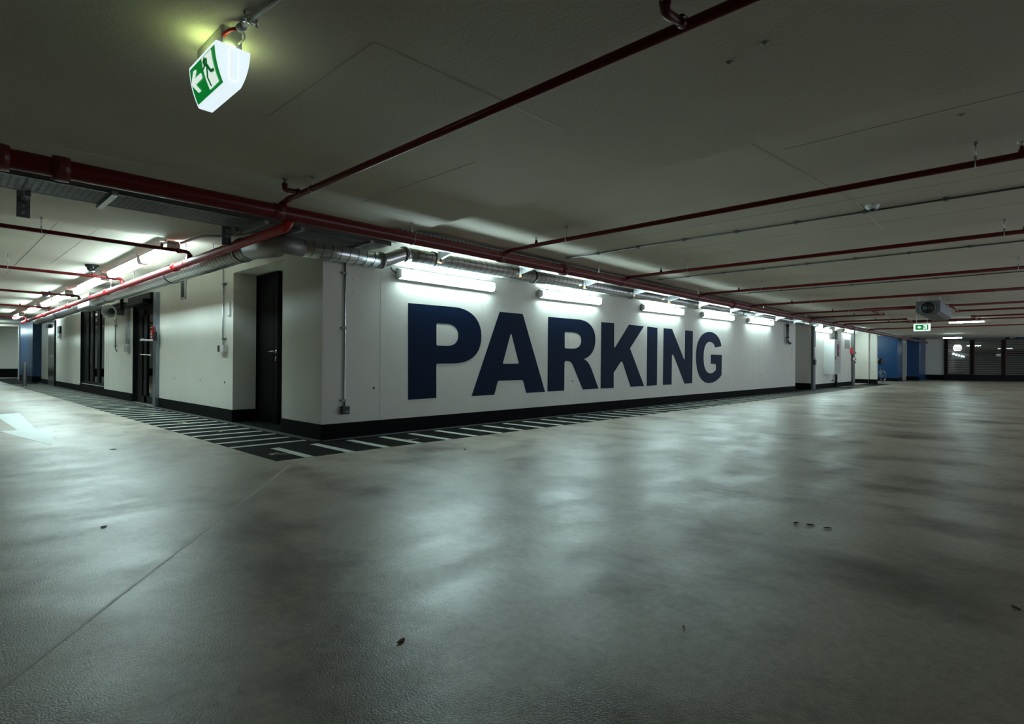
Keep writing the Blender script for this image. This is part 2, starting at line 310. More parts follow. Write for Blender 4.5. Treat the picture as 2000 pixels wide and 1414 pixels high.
struct(MB().box(48, 48.2, -12, 37, 0, 3.1).build('wall_outer_right', [M_wall]))

BH = .188
b = MB()
for y0, y1 in ((-.012, 1.098), (2.799, 6.72), (8.8, 11.68), (11.68, 14.94), (14.94, 19.4), (20.9, 22.95)): b.box(-.012, 0, y0, y1, 0, BH if y0 != 11.68 else .24)
b.box(0, .36, 2.799, 2.811, 0, BH).box(0, .42, 1.086, 1.098, 0, BH).box(.408, .42, 1.098, 1.98, 0, BH)
struct(b.build('baseboard_left', [M_base]))
b = MB().box(0, 18.412, -.012, 0, 0, BH).box(20.338, 27.312, -.012, 0, 0, BH).box(20.338, 20.35, 0, 1.1, 0, .24).box(30.988, 31, -.352, .014, 0, .22).box(30.888, 30.9, .004, .234, 0, .22).box(30.988, 31, .224, .95, 0, .22)
b.box(18.4, 20.35, 1.088, 1.1, 0, .22).box(27.3, 31, .938, .95, 0, .22).box(31, 31.25, -.352, -.34, 0, .22)
struct(b.build('baseboard_right', [M_base]))
struct(MB().box(36.988, 37, -.382, 1.4, 0, .2).box(37, 38.612, -.382, -.37, 0, .2).box(40.988, 41, -.962, -.29, 0, .25).box(43.985, 44, -1.97, -.962, 0, .36).box(38.612, 41, -.302, -.29, 0, .25).build('baseboard_far_right', [M_base]))
struct(MB().box(-.182, -.17, 23.988, 28.6, 0, .25).box(-.17, .6, 23.988, 24, 0, .25).box(-14, -.0, 32.98, 33, 0, .46).box(0, 3, 32.98, 33, 0, .46).build('baseboard_far_left', [M_base]))

# painted walkway round the corner: black band, grey edge, pale cross stripes, small yellow marks
b = MB()
b.box(-1.0, -.012, -1.02, 31.0, 0, .0012, 0).box(-.012, 31.0, -1.02, -.012, 0, .0012, 0).box(-.012, .42, 1.1, 2.8, 0, .0012, 0).box(18.4, 20.35, -.012, 1.1, 0, .0012, 0)
b.box(-.115, -.012, -.012, 22.9, .0012, .002, 1).box(-.012, 27, -.115, -.012, .0012, .002, 1)
y = .09
while y < 22:
    b.box(-1.0, -.14, y, y + .085, .0012, .0022, 2); y += .418
x = -.71
while x < 27:
    b.box(x, x + .095, -1.02, -.215, .0012, .0022, 2); x += .452
def foot(b, x, y, a, s=1.):
    z = .0024; c, sn = math.cos(a), math.sin(a)
    for u0, v0, u1, v1, wd in ((-.11, 0, .10, .0, .030), (.10, .0, .03, .07, .024), (.10, .0, .03, -.07, .024)):
        strip2(b, (x + (u0 * c - v0 * sn) * s, y + (u0 * sn + v0 * c) * s), (x + (u1 * c - v1 * sn) * s, y + (u1 * sn + v1 * c) * s), wd * s, .0006, z - .0008, 3)
foot(b, -.80, -.63, math.pi * .75)
for y in (1.66, 3.12, 4.75, 6.57, 9.0, 11.5): foot(b, -.56, y + .1, math.pi / 2)
for x in (.80, 2.55, 4.35, 6.9, 9.6): foot(b, x, -.70, math.pi)
struct(b.build('trim_1', [M_black, M_grey, M_stripe, M_yellow]))

# black leaf door in the recess
d1 = struct(MB().box(.35, .42, 2.79, 2.811, 0, 2.31).box(.35, .42, 2.03, 2.05, 0, 2.31).box(.35, .42, 2.03, 2.811, 2.28, 2.31).box(.395, .42, 2.05, 2.79, 0, .02).build('door_1', [M_frame]))
lf = MB().box(.385, .42, 2.05, 2.79, .01, 2.28).box(.380, .386, 2.24, 2.68, .3, 2.05).build('door_leaf', [M_door], d1)
h = MB().cyl((.385, 2.15, 1.10), (.33, 2.15, 1.10), .012, 10).cyl((.333, 2.145, 1.10), (.333, 2.30, 1.10), .011, 10).lathe([(0, .008), (.026, .008), (.026, 0)], (.385, 2.15, 1.10), (-1, 0, 0), 14).build('door_handle', [M_alu], lf)
MB().lathe([(0, .008), (.022, .008), (.022, 0)], (.385, 2.155, 1.0), (-1, 0, 0), 14).box(.375, .385, 2.14, 2.17, .955, .995).build('lock_plate', [M_alu], lf)

# glazed entrance door
d2 = MB().box(0, .2, 8.775, 8.8, 0, 2.3).box(.07, .25, 8.32, 8.775, 0, 2.12).box(.0, .25, 6.93, 6.96, 0, 2.3).box(.05, .25, 6.96, 8.775, 2.06, 2.3).box(.07, .25, 6.96, 8.32, 0, .03)  # wide black piece at the far side also stands for the jamb's reflection
d2 = struct(d2.build('door_2', [M_frame]))
MB().box(-.07, .0, 6.70, 6.87, 0, 2.34).box(-.045, .0, 6.87, 7.0, 0, 2.34).build('door_post', [M_post], d2, bevel=.006)
lf = MB()
for y0, y1 in ((7.91, 8.115), (6.98, 7.12)): lf.box(.065, .085, y0, y1, .03, 2.06)
lf.box(.065, .085, 6.98, 8.32, .03, .16).box(.065, .085, 6.98, 8.32, 1.96, 2.06)
lf = lf.build('door_leaf', [M_frame], d2)
MB().box(.090, .095, 7.1, 8.32, .14, 1.98).build('glass_pane', [M_glass], lf)
MB().tube(bend([(.07, 8.25, 1.43), (.01, 8.2, 1.40), (.01, 7.2, 1.37), (.07, 7.2, 1.36)], .04), .02, 10).build('push_bar', [M_white], lf)
MB().tube(bend([(.07, 8.1, 1.08), (-.01, 8.1, 1.08), (-.01, 7.35, 1.06), (.07, 7.35, 1.05)], .03), .014, 10).build('door_handle', [M_alu], lf)
MB().box(-.16, .0, 7.3, 9.7, 2.16, 2.24).box(-.10, .0, 7.0, 8.8, 2.24, 2.36).box(-.2, -.02, 9.0, 10.2, 2.25, 2.28).box(-.22, -.16, 8.9, 8.96, 2.10, 2.45).build('door_operator', [M_frame], d2)
# lobby behind the glass
struct(MB().box(3.2, 3.3, 6.0, 13, 0, 2.6).box(.6, 3.3, 12.9, 13.0, 0, 2.6).box(.6, 3.3, 6.0, 6.1, 0, 2.6).box(.25, .6, 6.96, 6.962, 0, 2.2).build('wall_lobby', [M_lobby]))
struct(MB().box(.26, 3.2, 6.1, 10.6, .0, .004).build('floor_lobby', [M_lobbyf]))
struct(MB().box(.25, 3.2, 10.58, 10.7, 0, 2.6).build('wall_lobby_end', [M_lobby]))
tag(MB().box(.62, .90, 10.56, 10.58, 1.62, 1.98).build('blue_reflection', [M_blue]), 'small blue poster on the lobby wall, put in as a panel behind the glazed door', 'reflection')  # flat blue panel stands in for a sign's reflection in the glass
lp = thing('lobby_lamp', (1.9, 8.6, 2.6), 'round ceiling lamp inside the lobby behind the glazed entrance door', 'lamp')
MB().lathe([(.17, 0), (.17, .05)], (1.9, 8.6, 2.6), (0, 0, -1), 20).build('base_ring', [M_white], lp)
MB().lathe([(.15, .04), (.14, .09), (.09, .12), (0, .13)], (1.9, 8.6, 2.6), (0, 0, -1), 20).build('diffuser', [mat('lobby_diffuser', (.9, .9, .8), emit=(.9, 1, .75), es=110)], lp)

# glazed partition further along the corridor
w1 = MB().box(0, .2, 14.90, 14.94, .24, 2.42).box(0, .3, 11.68, 11.70, .24, 2.42).box(.05, .3, 11.7, 14.9, 2.36, 2.42).box(.05, .3, 11.7, 14.9, .24, .32)
for y0, y1 in ((14.12, 14.9), (13.48, 13.76), (12.61, 12.92), (11.75, 11.9)): w1.box(.065, .088, y0, y1, .3, 2.4)  # widest black piece doubles as the far jamb's reflection in the pane
w1 = struct(w1.build('window_1', [M_frame]))
MB().box(.090, .095, 11.8, 14.2, .3, 2.38).build('window_pane', [M_dglass], w1)
struct(MB().box(1.6, 1.7, 10.7, 12.9, 0, 2.6).box(.6, 1.7, 13.0, 15.2, 0, .01).box(1.6, 1.7, 13, 17.2, 0, 2.6).box(.25, 1.7, 16.9, 17.0, 0, 2.6).build('wall_dark_room', [M_grey2]))

# far black door of the corridor
d3 = struct(MB().box(-.03, .04, 19.4, 19.46, 0, 2.36).box(-.03, .04, 20.84, 20.9, 0, 2.36).box(-.03, .04, 19.4, 20.9, 2.32, 2.38).build('door_3', [M_frame]))
lf = MB().box(-.05, .0, 19.46, 20.84, .0, 2.32).build('door_leaf', [mat('satin_black_door', (.02, .02, .022), .22)], d3)
MB().cyl((-.05, 19.62, 1.07), (-.12, 19.62, 1.07), .014, 8).cyl((-.115, 19.6, 1.07), (-.115, 19.85, 1.07), .013, 8).box(-.056, -.05, 19.57, 19.67, .98, 1.15).build('door_handle', [M_alu], lf)
MB().box(-.13, -.05, 20.2, 20.8, 2.14, 2.26).build('door_closer', [M_frame], lf)

# ================================================================ LETTERING AND PAINTED ARROW
t = thing('painted_lettering', (6.5, 0, 1.1), 'giant dark navy word PARKING across the white wall', 'lettering')
for k, loops in LETTERS.items():
    MB().poly(loops, (0, -.0035, 0), (1, 0, 0), (0, 0, 1), (0, .0025, 0)).build('letter', [M_navy], t)
AR = [(-2.123, 6.79), (-2.235, 3.72), (-2.054, 3.663), (-2.314, 1.66), (-2.60, 3.666), (-2.424, 3.69), (-2.46, 6.79)]
tag(MB().poly([AR], (0, 0, 0), (1, 0, 0), (0, 1, 0), (0, 0, .0015)).build('floor_arrow', [M_arrow]), 'big white direction arrow painted on the corridor floor', 'road marking')

# ================================================================ FLUORESCENT LAMPS
def body_profile(n=5):
    # cross-section (out from wall, up): rounded trapezoid
    pts = [(.062, -.066)]
    for i in range(n + 1):
        a = -math.pi / 2 + math.pi / 2 * i / n; pts.append((.092 + .025 * math.cos(a), -.035 + .025 * math.sin(a)))
    for i in range(n + 1):
        a = math.pi / 2 * i / n; pts.append((.092 + .025 * math.cos(a), .035 + .025 * math.sin(a)))
    pts.append((.062, .066)); return pts
def extrude(b, prof, f0, f1, mi=0):
    n = len(prof); vs = [f0(*p) for p in prof] + [f1(*p) for p in prof]
    fs = [(i, (i + 1) % n, n + (i + 1) % n, n + i) for i in range(n)]
    b.add(vs, fs + [tuple(range(n))[::-1], tuple(range(n, 2 * n))], mi); return b
PR = body_profile()
def wall_lamp(x0, x1, z0, z1, label, cable=False, yo=0, grp='fluorescent lamps along the lettered wall'):
    t = thing('wall_lamp', ((x0 + x1) / 2, 0, z0), label, 'lamp', grp)
    zz = lambda x: z0 + (z1 - z0) * (x - x0) / (x1 - x0)
    F = lambda x: (lambda o, u: (x, -o, zz(x) + u))
    extrude(MB(), PR, F(x0 + .05), F(x1 - .05)).build('diffuser', [M_diff], t)
    b = MB(); bk = [(.006, -.045), (.03, -.070), (.064, -.074), (.064, .074), (.03, .070), (.006, .045)]
    extrude(b, bk, F(x0 + .02), F(x1 - .02)); b.build('housing', [M_lgrey], t)
    for e0, e1 in ((x0, x0 + .05), (x1 - .05, x1)):
        sc = [(o * 1.0 + .002, u * 1.04) for o, u in PR]
        extrude(MB(), sc, F(e0), F(e1)).build('end_cap', [M_white], t, bevel=.008)
    for x in (x0 + .3, x1 - .3):
        MB().box(x - .02, x + .02, -.03, 0, zz(x) - .06, zz(x) + .10).build('mounting_clip', [M_steel], t)
    if cable:
        MB().tube(bend([(x0 + .02, -.05, z0 + .0), (x0 - .06, -.04, z0 + .03), (x0 - .08, -.02, z0 + .12), (x0 - .10, -.02, z0 + .17)], .04), .009, 8).tube([(x0 - .13, -.02, z0 + .17), (x0 - .06, -.02, z0 + .165)], .016, 8).build('power_cable', [M_grey2], t)
    return t
wall_lamp(1.02, 2.87, 2.14, 2.14, 'lit white fluorescent wall lamp above the letter P', True)
wall_lamp(3.95, 5.82, 2.15, 2.175, 'lit white fluorescent wall lamp above the letter R')
wall_lamp(7.40, 9.35, 2.185, 2.215, 'lit white fluorescent wall lamp above the letters I and N')
wall_lamp(10.42, 12.45, 2.235, 2.265, 'lit white fluorescent wall lamp above and just past the letter G')
wall_lamp(13.6, 15.75, 2.285, 2.31, 'lit fluorescent wall lamp last before the dark recess')
wall_lamp(20.5, 23.0, 2.36, 2.38, 'lit fluorescent wall lamp beyond the recess beside the white cabinet')

for a in ((25.2, 26.9, 2.54, 2.55, 'added fill lamp high on the wall above the grey notice', 0), (28.2, 30.2, 2.52, 2.53, 'added fill lamp in the recess behind the white pillar', .95), (33.6, 35.8, 2.5, 2.5, 'added fill lamp high in front of the blue wall', 1.4)):  # lamps added, mostly behind the pipes, to brighten the far right walls
    q = wall_lamp(a[0], a[1], a[2], a[3], a[4], False, 0, 'fill lamps added beyond the cabinet'); q.location.y = a[5]

PD = [(-.072, .0), (-.072, -.03), (-.06, -.075), (-.045, -.088), (.045, -.088), (.06, -.075), (.072, -.03), (.072, 0)]
def ceiling_lamp(x, y0, y1, zt, label, group='fluorescent lamps of the left corridor', top=2.6, k=1.):
    t = thing('ceiling_lamp', (x, (y0 + y1) / 2, zt), label, 'lamp', group)
    F = lambda y, s=1.: (lambda o, u: (x + o * s * k, y, zt + u * s * k))
    extrude(MB(), PD, F(y0 + .05), F(y1 - .05)).build('diffuser', [M_diff2], t)
    extrude(MB(), [(-.078, 0), (-.06, .045), (.06, .045), (.078, 0)], F(y0 + .01), F(y1 - .01)).build('housing', [M_lgrey], t)
    for a, c in ((y0, y0 + .05), (y1 - .05, y1)): extrude(MB(), PD, F(a, 1.04), F(c, 1.04)).build('end_cap', [M_white], t, bevel=.008)
    if top - zt > .06:
        for y in (y0 + .35, y1 - .35): MB().cyl((x, y, zt + .04), (x, y, top), .006, 6).build('hanger_rod', [M_steel], t)
for i, (y0, y1, lb) in enumerate([(1.95, 3.33, 'lit corridor ceiling lamp nearest to the cable tray'), (3.42, 5.42, 'lit corridor ceiling lamp end to end with the nearest one'),
        (5.92, 8.1, 'lit corridor ceiling lamp beyond the first black camera'), (9.5, 11.35, 'lit corridor ceiling lamp beside the second black camera'), (11.42, 13.25, 'lit corridor ceiling lamp directly past the second camera'),
        (14.1, 16.0, 'lit corridor ceiling lamp second from the far end'), (18.2, 20.1, 'lit corridor ceiling lamp near the blue pillar')]):
    ceiling_lamp(-1.06, y0, y1, 2.47, lb)
ceiling_lamp(-1.5, 25.5, 27.4, 2.42, 'small distant lit lamp in front of the far left wall', 'distant lamps')
ceiling_lamp(-1.0, 29, 30.9, 2.40, 'small distant lit lamp left of the blue pillar', 'distant lamps')
ceiling_lamp(23.1, -5.05, -3.95, 2.6, 'lit lamp on the ceiling above the roller blinds', 'distant lamps', 2.66, .5)
ceiling_lamp(36.0, -3.5, -2.6, 2.55, 'thin lit lamp close above the first roller blind', 'distant lamps', 2.74, .6)

# ================================================================ SPRINKLER PIPES
def coupling(b, p, d, r, mi=0, l=.05):
    d = Vector(d).normalized(); p = Vector(p)
    b.lathe([(r, -l), (r * 1.28, -l), (r * 1.32, -l * .3), (r * 1.32, l * .3), (r * 1.28, l), (r, l)], p, d, 18, mi)
    u, v, _ = frame_of(d)
    for s_ in (-1, 1): b.bar(p + u * r * 1.28 * s_ - d * .018, p + u * r * 1.28 * s_ + d * .018, r * .55, r * .55, mi)
def sprinkler(p, parent, h=.06, pipe_r=.026):
    x, y, z = p
    s = MB().lathe([(.020, 0), (.020, .018), (.015, .02), (.013, .038), (.018, .04)], (x, y, z + pipe_r - .003), (0, 0, 1), 12).build('sprinkler_head', [M_redd], parent)
    zt = z + pipe_r + .038
    b = MB().bar((x - .012, y, zt), (x - .010, y, zt + .028), .005, .005).bar((x + .012, y, zt), (x + .010, y, zt + .028), .005, .005).lathe([(.0, .03), (.026, .028), (.026, .026), (0, .026)], (x, y, zt), (0, 0, 1), 14)
    c = b.build('deflector', [M_steel], s); return s
def hanger(x, y, z, top, r, parent, axis='y'):
    b = MB().cyl((x, y, z + r + .02), (x, y, top), .0045, 6).lathe([(.016, 0), (.012, .02)], (x, y, top - .02), (0, 0, 1), 8)
    n = 16; pts = []
    for i in range(n + 1):
        a = math.pi / 2 + 2 * math.pi * i / n; cc, ss = math.cos(a) * (r + .004), math.sin(a) * (r + .004)
        pts.append((x + cc, y, z + ss) if axis == 'y' else (x, y + cc, z + ss))
    b.tube(pts, .0035, 6).bar((x, y, z + r), (x, y, z + r + .035), .016, .012).build('pipe_hanger', [M_steel], parent)

ZM = 2.37
main = thing('sprinkler_main_pipe', (0, -1.05, ZM), 'thick dark red main pipe running past the corner parallel to the lettered wall', 'pipe')
MB().tube([(-9, -1.05, ZM - .06), (-1, -1.05, ZM - .01), (1, -1.05, ZM), (11, -1.05, ZM + .01), (43.8, -1.05, ZM + .167)], .0698, 24).build('pipe_run', [M_red], main)
zm = lambda x: ZM + (.01 * (x - 1) / 10 if x < 11 else .01 + .11 * (x - 11) / 23) if x > 1 else ZM + (x - 1) * .006
for x in (-2.95, -2.62, 3.35, 9.9, 16.2, 22): 
    b = MB(); coupling(b, (x, -1.05, zm(x)), (1, 0, 0), .0698); b.build('coupling', [M_redd], main)
BX = [-1.02, 1.98, 4.98, 7.98, 10.98, 14.2, 16.2, 18.8, 20.3, 24.8]
for x in BX:
    b = MB(); b.lathe([(.074, -.05), (.078, -.045), (.078, .045), (.074, .05)], (x, -1.05, zm(x)), (1, 0, 0), 18).cyl((x, -1.05, zm(x)), (x, -1.17, zm(x) + .045), .036, 14).build('branch_tee', [M_redd], main)
for x in (.53, 4.31, 8.04, 12.0, 15.8, 19.5): hanger(x, -1.05, zm(x), 2.55 if x < .8 else zc(x), .0698, main, 'x')

names = {1: 'red branch pipe joining the main pipe above the dark end of the letter P lamp'}
BL = ['nearest red branch pipe crossing the ceiling past the exit sign', 'red branch pipe second from the exit sign, ending at the right edge', 'red branch pipe third from the exit sign',
      'red branch pipe fourth from the exit sign', 'red branch pipe fifth from the exit sign', 'red branch pipe with a thick middle passing over the jet fan', 'red branch pipe led round the jet fan through its thicker neighbour',
      'red branch pipe with side steps just beyond the jet fan', 'red thick-middled branch pipe beyond the distant exit sign', 'red branch pipe farthest along the right ceiling']
for i, x in enumerate(BX):
    z = 2.438 + rise(x); top = 2.55 if i == 0 else zc(x)
    t = thing('sprinkler_branch_pipe', (x, -1.15, z), BL[i], 'pipe', 'sprinkler branch pipes')
    JOG = {6: (14.2, -3.02, -4.77), 7: (20.3, -3.22, -4.95)}
    if i in JOG:      # led round the fan through its neighbour pipe
        xn, ya, yb = JOG[i]; sg = 1 if xn > x else -1
        MB().tube(bend([(x, -1.13, z - .02), (x, -1.3, z), (x, ya, z), (xn - sg * .03, ya, z)], .04, 3), .0255, 14).build('pipe_run', [M_red], t)
        MB().tube(bend([(xn - sg * .03, yb, z), (x, yb, z), (x, -9.5, z)], .04, 3), .0255, 14).build('pipe_run', [M_red], t)
        for yy in (ya, yb): MB().tube([(x, yy - .06, z), (x, yy + .06, z)], .036, 12).build('elbow_fitting', [M_redd], t)
    else:
        P = [(x, -1.13, z - .02), (x, -1.3, z), (x, -9.5, z)]
        MB().tube(P, .0255, 16).build('pipe_run', [M_red], t)
        if i in (5, 8):
            ya, yb = (-2.9, -4.85) if i == 5 else (-3.1, -5.05)
            MB().tube([(x, ya, z), (x, yb, z)], .042, 16).build('wide_section', [M_red], t)
    if i == 0:
        for y in (-1.55, -5.13):
            a = MB().tube(bend([(x, y, z), (x - .15, y + .02, z - .005), (x - .15, y + .02, z + .045)], .05), .021, 12).lathe([(.027, -.012), (.027, .012)], (x - .04, y, z), (1, 0, 0), 12).lathe([(.025, 0), (.025, .02)], (x - .15, y + .02, z + .03), (0, 0, 1), 12).build('side_outlet', [M_redd], t)
            MB().lathe([(.014, 0), (.011, .022), (.011, .03), (.028, .034), (.028, .037), (0, .037)], (x - .15, y + .02, z + .05), (0, 0, 1), 12).build('sprinkler_head', [M_dsteel], a)
        for y in (-1.72, -8): hanger(x, y, z, top, .0255, t)
    else:
        for y in (-1.69 - .12 * (i - 1), -6.19): sprinkler((x, y, z), t)
        for y in (-2.17 - .1 * (i - 1), -5.86 - .08 * i): hanger(x, y, z, top, .0255, t)

# main pipe of the left corridor with its branches
XL, ZL = -.9, 2.25
lm = thing('corridor_main_pipe', (XL, 5, ZL), 'bright red pipe running down the left corridor above the silver duct', 'pipe')
MB().tube(bend([(XL, -1.05, ZL + .07), (XL, -.95, ZL), (XL, 19.6, ZL)], .02), .047, 18).build('pipe_run', [M_redb], lm)
for y in (2.45, 6.6, 10.7, 14.6, 18):
    b = MB(); coupling(b, (XL, y, ZL), (0, 1, 0), .047); b.build('coupling', [M_redb], lm)
for y in (2.0, 6.3, 12.2, 17): hanger(XL, y, ZL, 2.6, .047, lm)
LBL = ['dark red branch pipe crossing the corridor ceiling nearest to the cable tray', 'red branch pipe crossing the corridor second from the cable tray', 'red branch pipe crossing the corridor third from the cable tray',
       'red branch pipe crossing the corridor fourth from the cable tray', 'red branch pipe crossing the corridor farthest from the cable tray']
for i, y in enumerate((1.86, 5.45, 9.35, 13.5, 18.6)):
    z = 2.38; t = thing('corridor_branch_pipe', (-2, y, z), LBL[i], 'pipe', 'branch pipes of the left corridor')
    MB().tube(bend([(XL, y, ZL), (XL, y, z), (XL - .12, y, z), (-7, y, z + .05)], .04), [.024] * 13 + [.024], 14).build('pipe_run', [M_red], t) if False else MB().tube(bend([(XL, y, ZL), (XL, y, z), (-7, y, z + .05)], .05), .024, 14).build('pipe_run', [M_red], t)
    b = MB(); coupling(b, (XL - .12, y, z), (1, 0, 0), .024, 0, .03); b.lathe([(.035, -.04), (.035, .02)], (XL, y, z - .05), (0, 0, 1), 14).build('coupling', [M_redd], t)
    sprinkler((-1.22 - .1 * i, y, z + .003), t, pipe_r=.024)
    hanger(-2.4, y, z + .012, 2.6 if y > 2 else 2.55, .024, t, 'x')

# ================================================================ SPIRAL DUCT
def helix(b, p, q, r, pitch, tr=.0045, seg=20):
    p, q = Vector(p), Vector(q); u, v, d = frame_of(q - p); Ln = (q - p).length; n = int(Ln / pitch * seg)
    pts = [p + d * (Ln * i / n) + (u * math.cos(2 * math.pi * i / seg) + v * math.sin(2 * math.pi * i / seg)) * r for i in range(n + 1)]
    b.tube(pts, tr, 4)
dc = thing('ventilation_duct', (-.6, -.17, 2.27), 'silver spiral ventilation duct wrapping round the wall corner under the ceiling', 'duct')
R0 = .097
runs = {'r': ((1.08, -.22, 2.365), (11, -.22, 2.43), (20.2, -.22, 2.53)), 'c': ((-.36, -.165, 2.245), (.68, -.165, 2.25)), 'l': ((-.6, .56, 2.315), (-.6, 9.1, 2.32), (-.6, 18.7, 2.28))}
for k, pts in runs.items():
    RR = .138 if k == 'l' else R0
    ru = MB().tube(pts, RR, 28).build('duct_run', [M_zinc], dc)
    b = MB()
    for p, q in zip(pts, pts[1:]): helix(b, p, q, RR, .115)
    b.build('spiral_seam', [M_seam], ru, fix=False)
MB().tube(bend([(.66, -.165, 2.25), (.76, -.175, 2.255), (1.0, -.215, 2.36), (1.10, -.22, 2.365)], .06, 4), R0 * 1.01, 28).build('offset_elbow', [M_zinc], dc)
MB().tube(bend([(-.34, -.165, 2.245), (-.6, -.165, 2.25), (-.6, .58, 2.315)], .26, 8), [R0 * 1.015] * 6 + [.108, .116, .126, .14, .14], 28).build('corner_elbow', [mat('dull_elbow', (.30, .29, .27), .5, .7)], dc)
b = MB().box(-.75, -.45, 9.2, 10.5, 2.16, 2.47).build('square_damper', [M_zinc], dc, bevel=.01)
def ring(p, d, r=R0 + .004, w_=.018, m_=None):
    MB().lathe([(r - .004, -w_), (r + .008, -w_), (r + .008, w_), (r - .004, w_)], p, d, 28).build('duct_clamp', [m_ or M_rubber], dc)
for x in (.70, 1.02): ring((x, -.17 if x < .9 else -.218, 2.251 if x < .9 else 2.364), (1, 0, .1), R0 + .002, .022, M_dsteel)
for x in (1.5, 3.6, 6.66, 9.76, 12.6, 15.5, 18.3, 20.1): ring((x, -.22, 2.365 + (.065 * (x - 1) / 10 if x < 11 else .065 + .1 * (x - 11) / 9.2)), (1, 0, 0))
for y in (.85, 3.65, 8.0, 11.2, 14.2, 18.6): ring((-.6, y, 2.318 if y < 12 else 2.29), (0, 1, 0), .142)
for y in (1.9, 6.0, 12.9, 16.8): MB().cyl((-.6, y, 2.43), (-.6, y, 2.6 if y > 2 else 2.55), .005, 6).build('hanger_rod', [M_steel], dc)

# ================================================================ CABLE TRAYS
def expanded(b, x0, x1, y0, y1, z, cell=.045, hw=.0045):
    W = y1 - y0; sl = .42   # run in y per run in x of each strand
    step = cell; x = x0 - W / sl
    while x < x1 + W / sl:
        for s_ in (1, -1):
            xa, ya, xb, yb = (x, y0, x + W / sl, y1) if s_ > 0 else (x, y1, x + W / sl, y0)
            # clip in x
            if xb <= x0 or xa >= x1: continue
            if xa < x0: ya += (yb - ya) * (x0 - xa) / (xb - xa); xa = x0
            if xb > x1: yb = ya + (yb - ya) * (x1 - xa) / (xb - xa); xb = x1
            b.bar((xa, ya, z), (xb, yb, z), .003, hw * 2)
        x += step * 2.5
tl = thing('cable_tray', (-1, -.25, 2.3), 'expanded metal cable tray crossing the corridor mouth at upper left', 'cable tray')
TX0, TX1 = -6.0, .62
b = MB()
for y0, y1 in ((-.52, -.515), (-.015, -.01)): b.box(TX0, TX1, y0, y1, 2.375, 2.475)
b.box(TX0, TX1, -.52, -.49, 2.375, 2.378).box(TX0, TX1, -.04, -.01, 2.375, 2.378).build('side_rails', [M_dsteel], tl)
b = MB(); expanded(b, TX0, TX1, -.515, -.015, 2.380, .038, .0027); b.build('mesh_floor', [M_steel], tl, fix=False)
for i in range(2):
    y = -.45 + i * .05; b = MB()
    b.tube([(TX0, y, 2.392), (-3, y + .02, 2.393), (-1, y - .01, 2.392), (TX1, y, 2.393)], .0095, 6).build('cable', [M_rubber], tl)
for x in (-5.3, -3.75, -2.2, -.93, -.55, .30):
    b = MB().box(x - .022, x + .022, -.60, .0, 2.350, 2.375) if x > -.0 else MB().box(x - .022, x + .022, -.60, .03, 2.340, 2.375)
    b.box(x - .005, x + .005, -.62, .02 if x < 0 else -.005, 2.344, 2.350).build('cross_bracket', [M_steel], tl)
for x, z in ((-2.7, 2.21), (-1.0, 2.235)):
    b = MB().box(x - .045, x + .045, .275, .3, z, 2.55, 0)
    for k in range(5): b.box(x - .008, x + .008, .2735, .275, z + .03 + .06 * k, z + .055 + .06 * k, 1)
    b.build('drop_post', [M_dsteel, M_steel], tl); MB().box(x - .02, x + .02, -.02, .275, 2.34, 2.372).build('post_arm', [M_dsteel], tl)
tr = thing('cable_tray', (2, -.62, 2.43), 'galvanised cable tray with perforated rail running above the lettered wall', 'cable tray')
sh = MB()
def skew(x0, x1, y0, y1, z0, z1, mi=0, b_=None):
    """box that follows the slight rise of the ceiling towards the right"""
    for a, c in ((x0, min(x1, 11)), (max(x0, 11), x1)):
        if c > a:
            (b_ or sh).add([(a, y0, z0 + rise(a)), (c, y0, z0 + rise(c)), (c, y1, z0 + rise(c)), (a, y1, z0 + rise(a)), (a, y0, z1 + rise(a)), (c, y0, z1 + rise(c)), (c, y1, z1 + rise(c)), (a, y1, z1 + rise(a))],
                   [(0, 3, 2, 1), (4, 5, 6, 7), (0, 1, 5, 4), (1, 2, 6, 5), (2, 3, 7, 6), (3, 0, 4, 7)], mi)
skew(.55, 30, -.765, -.475, 2.430, 2.433); sh.build('tray_floor', [M_steel], tr)
for y in (-.769, -.475):
    sh = MB(); skew(.55, 30, y, y + .004, 2.43, 2.545); sh.build('side_rail', [M_rail], tr)
for i in range(4):
    sh = MB(); y = -.72 + i * .06; sh.tube([(.55, y, 2.445), (11, y + .01, 2.445), (30, y, 2.445 + rise(30))], .010, 6).build('cable', [M_rubber], tr)
for x in (1.46, 3.1, 4.8, 6.5, 7.95, 9.5, 11.4, 13.2, 15, 16.8, 18.6, 20.4, 22.2, 24, 25.8):
    r = rise(x); br = MB().box(x - .022, x + .022, -.425, -.405, 2.30 + r, zc(x)).box(x - .022, x - .018, -.445, -.425, 2.30 + r, zc(x)).box(x + .018, x + .022, -.445, -.425, 2.30 + r, zc(x))
    br.add([(x - .018, -.44, 2.335 + r), (x - .018, -.80, 2.412 + r), (x - .018, -.80, 2.428 + r), (x - .018, -.44, 2.428 + r), (x + .018, -.44, 2.335 + r), (x + .018, -.80, 2.412 + r), (x + .018, -.80, 2.428 + r), (x + .018, -.44, 2.428 + r)],
           [(0, 1, 2, 3), (4, 7, 6, 5), (0, 4, 5, 1), (1, 5, 6, 2), (2, 6, 7, 3), (3, 7, 4, 0)])
    br = br.build('wall_bracket', [M_steel], tr)
    MB().box(x - .026, x + .026, -.45, -.40, 2.292 + r, 2.312 + r).build('end_plug', [M_orange], br)

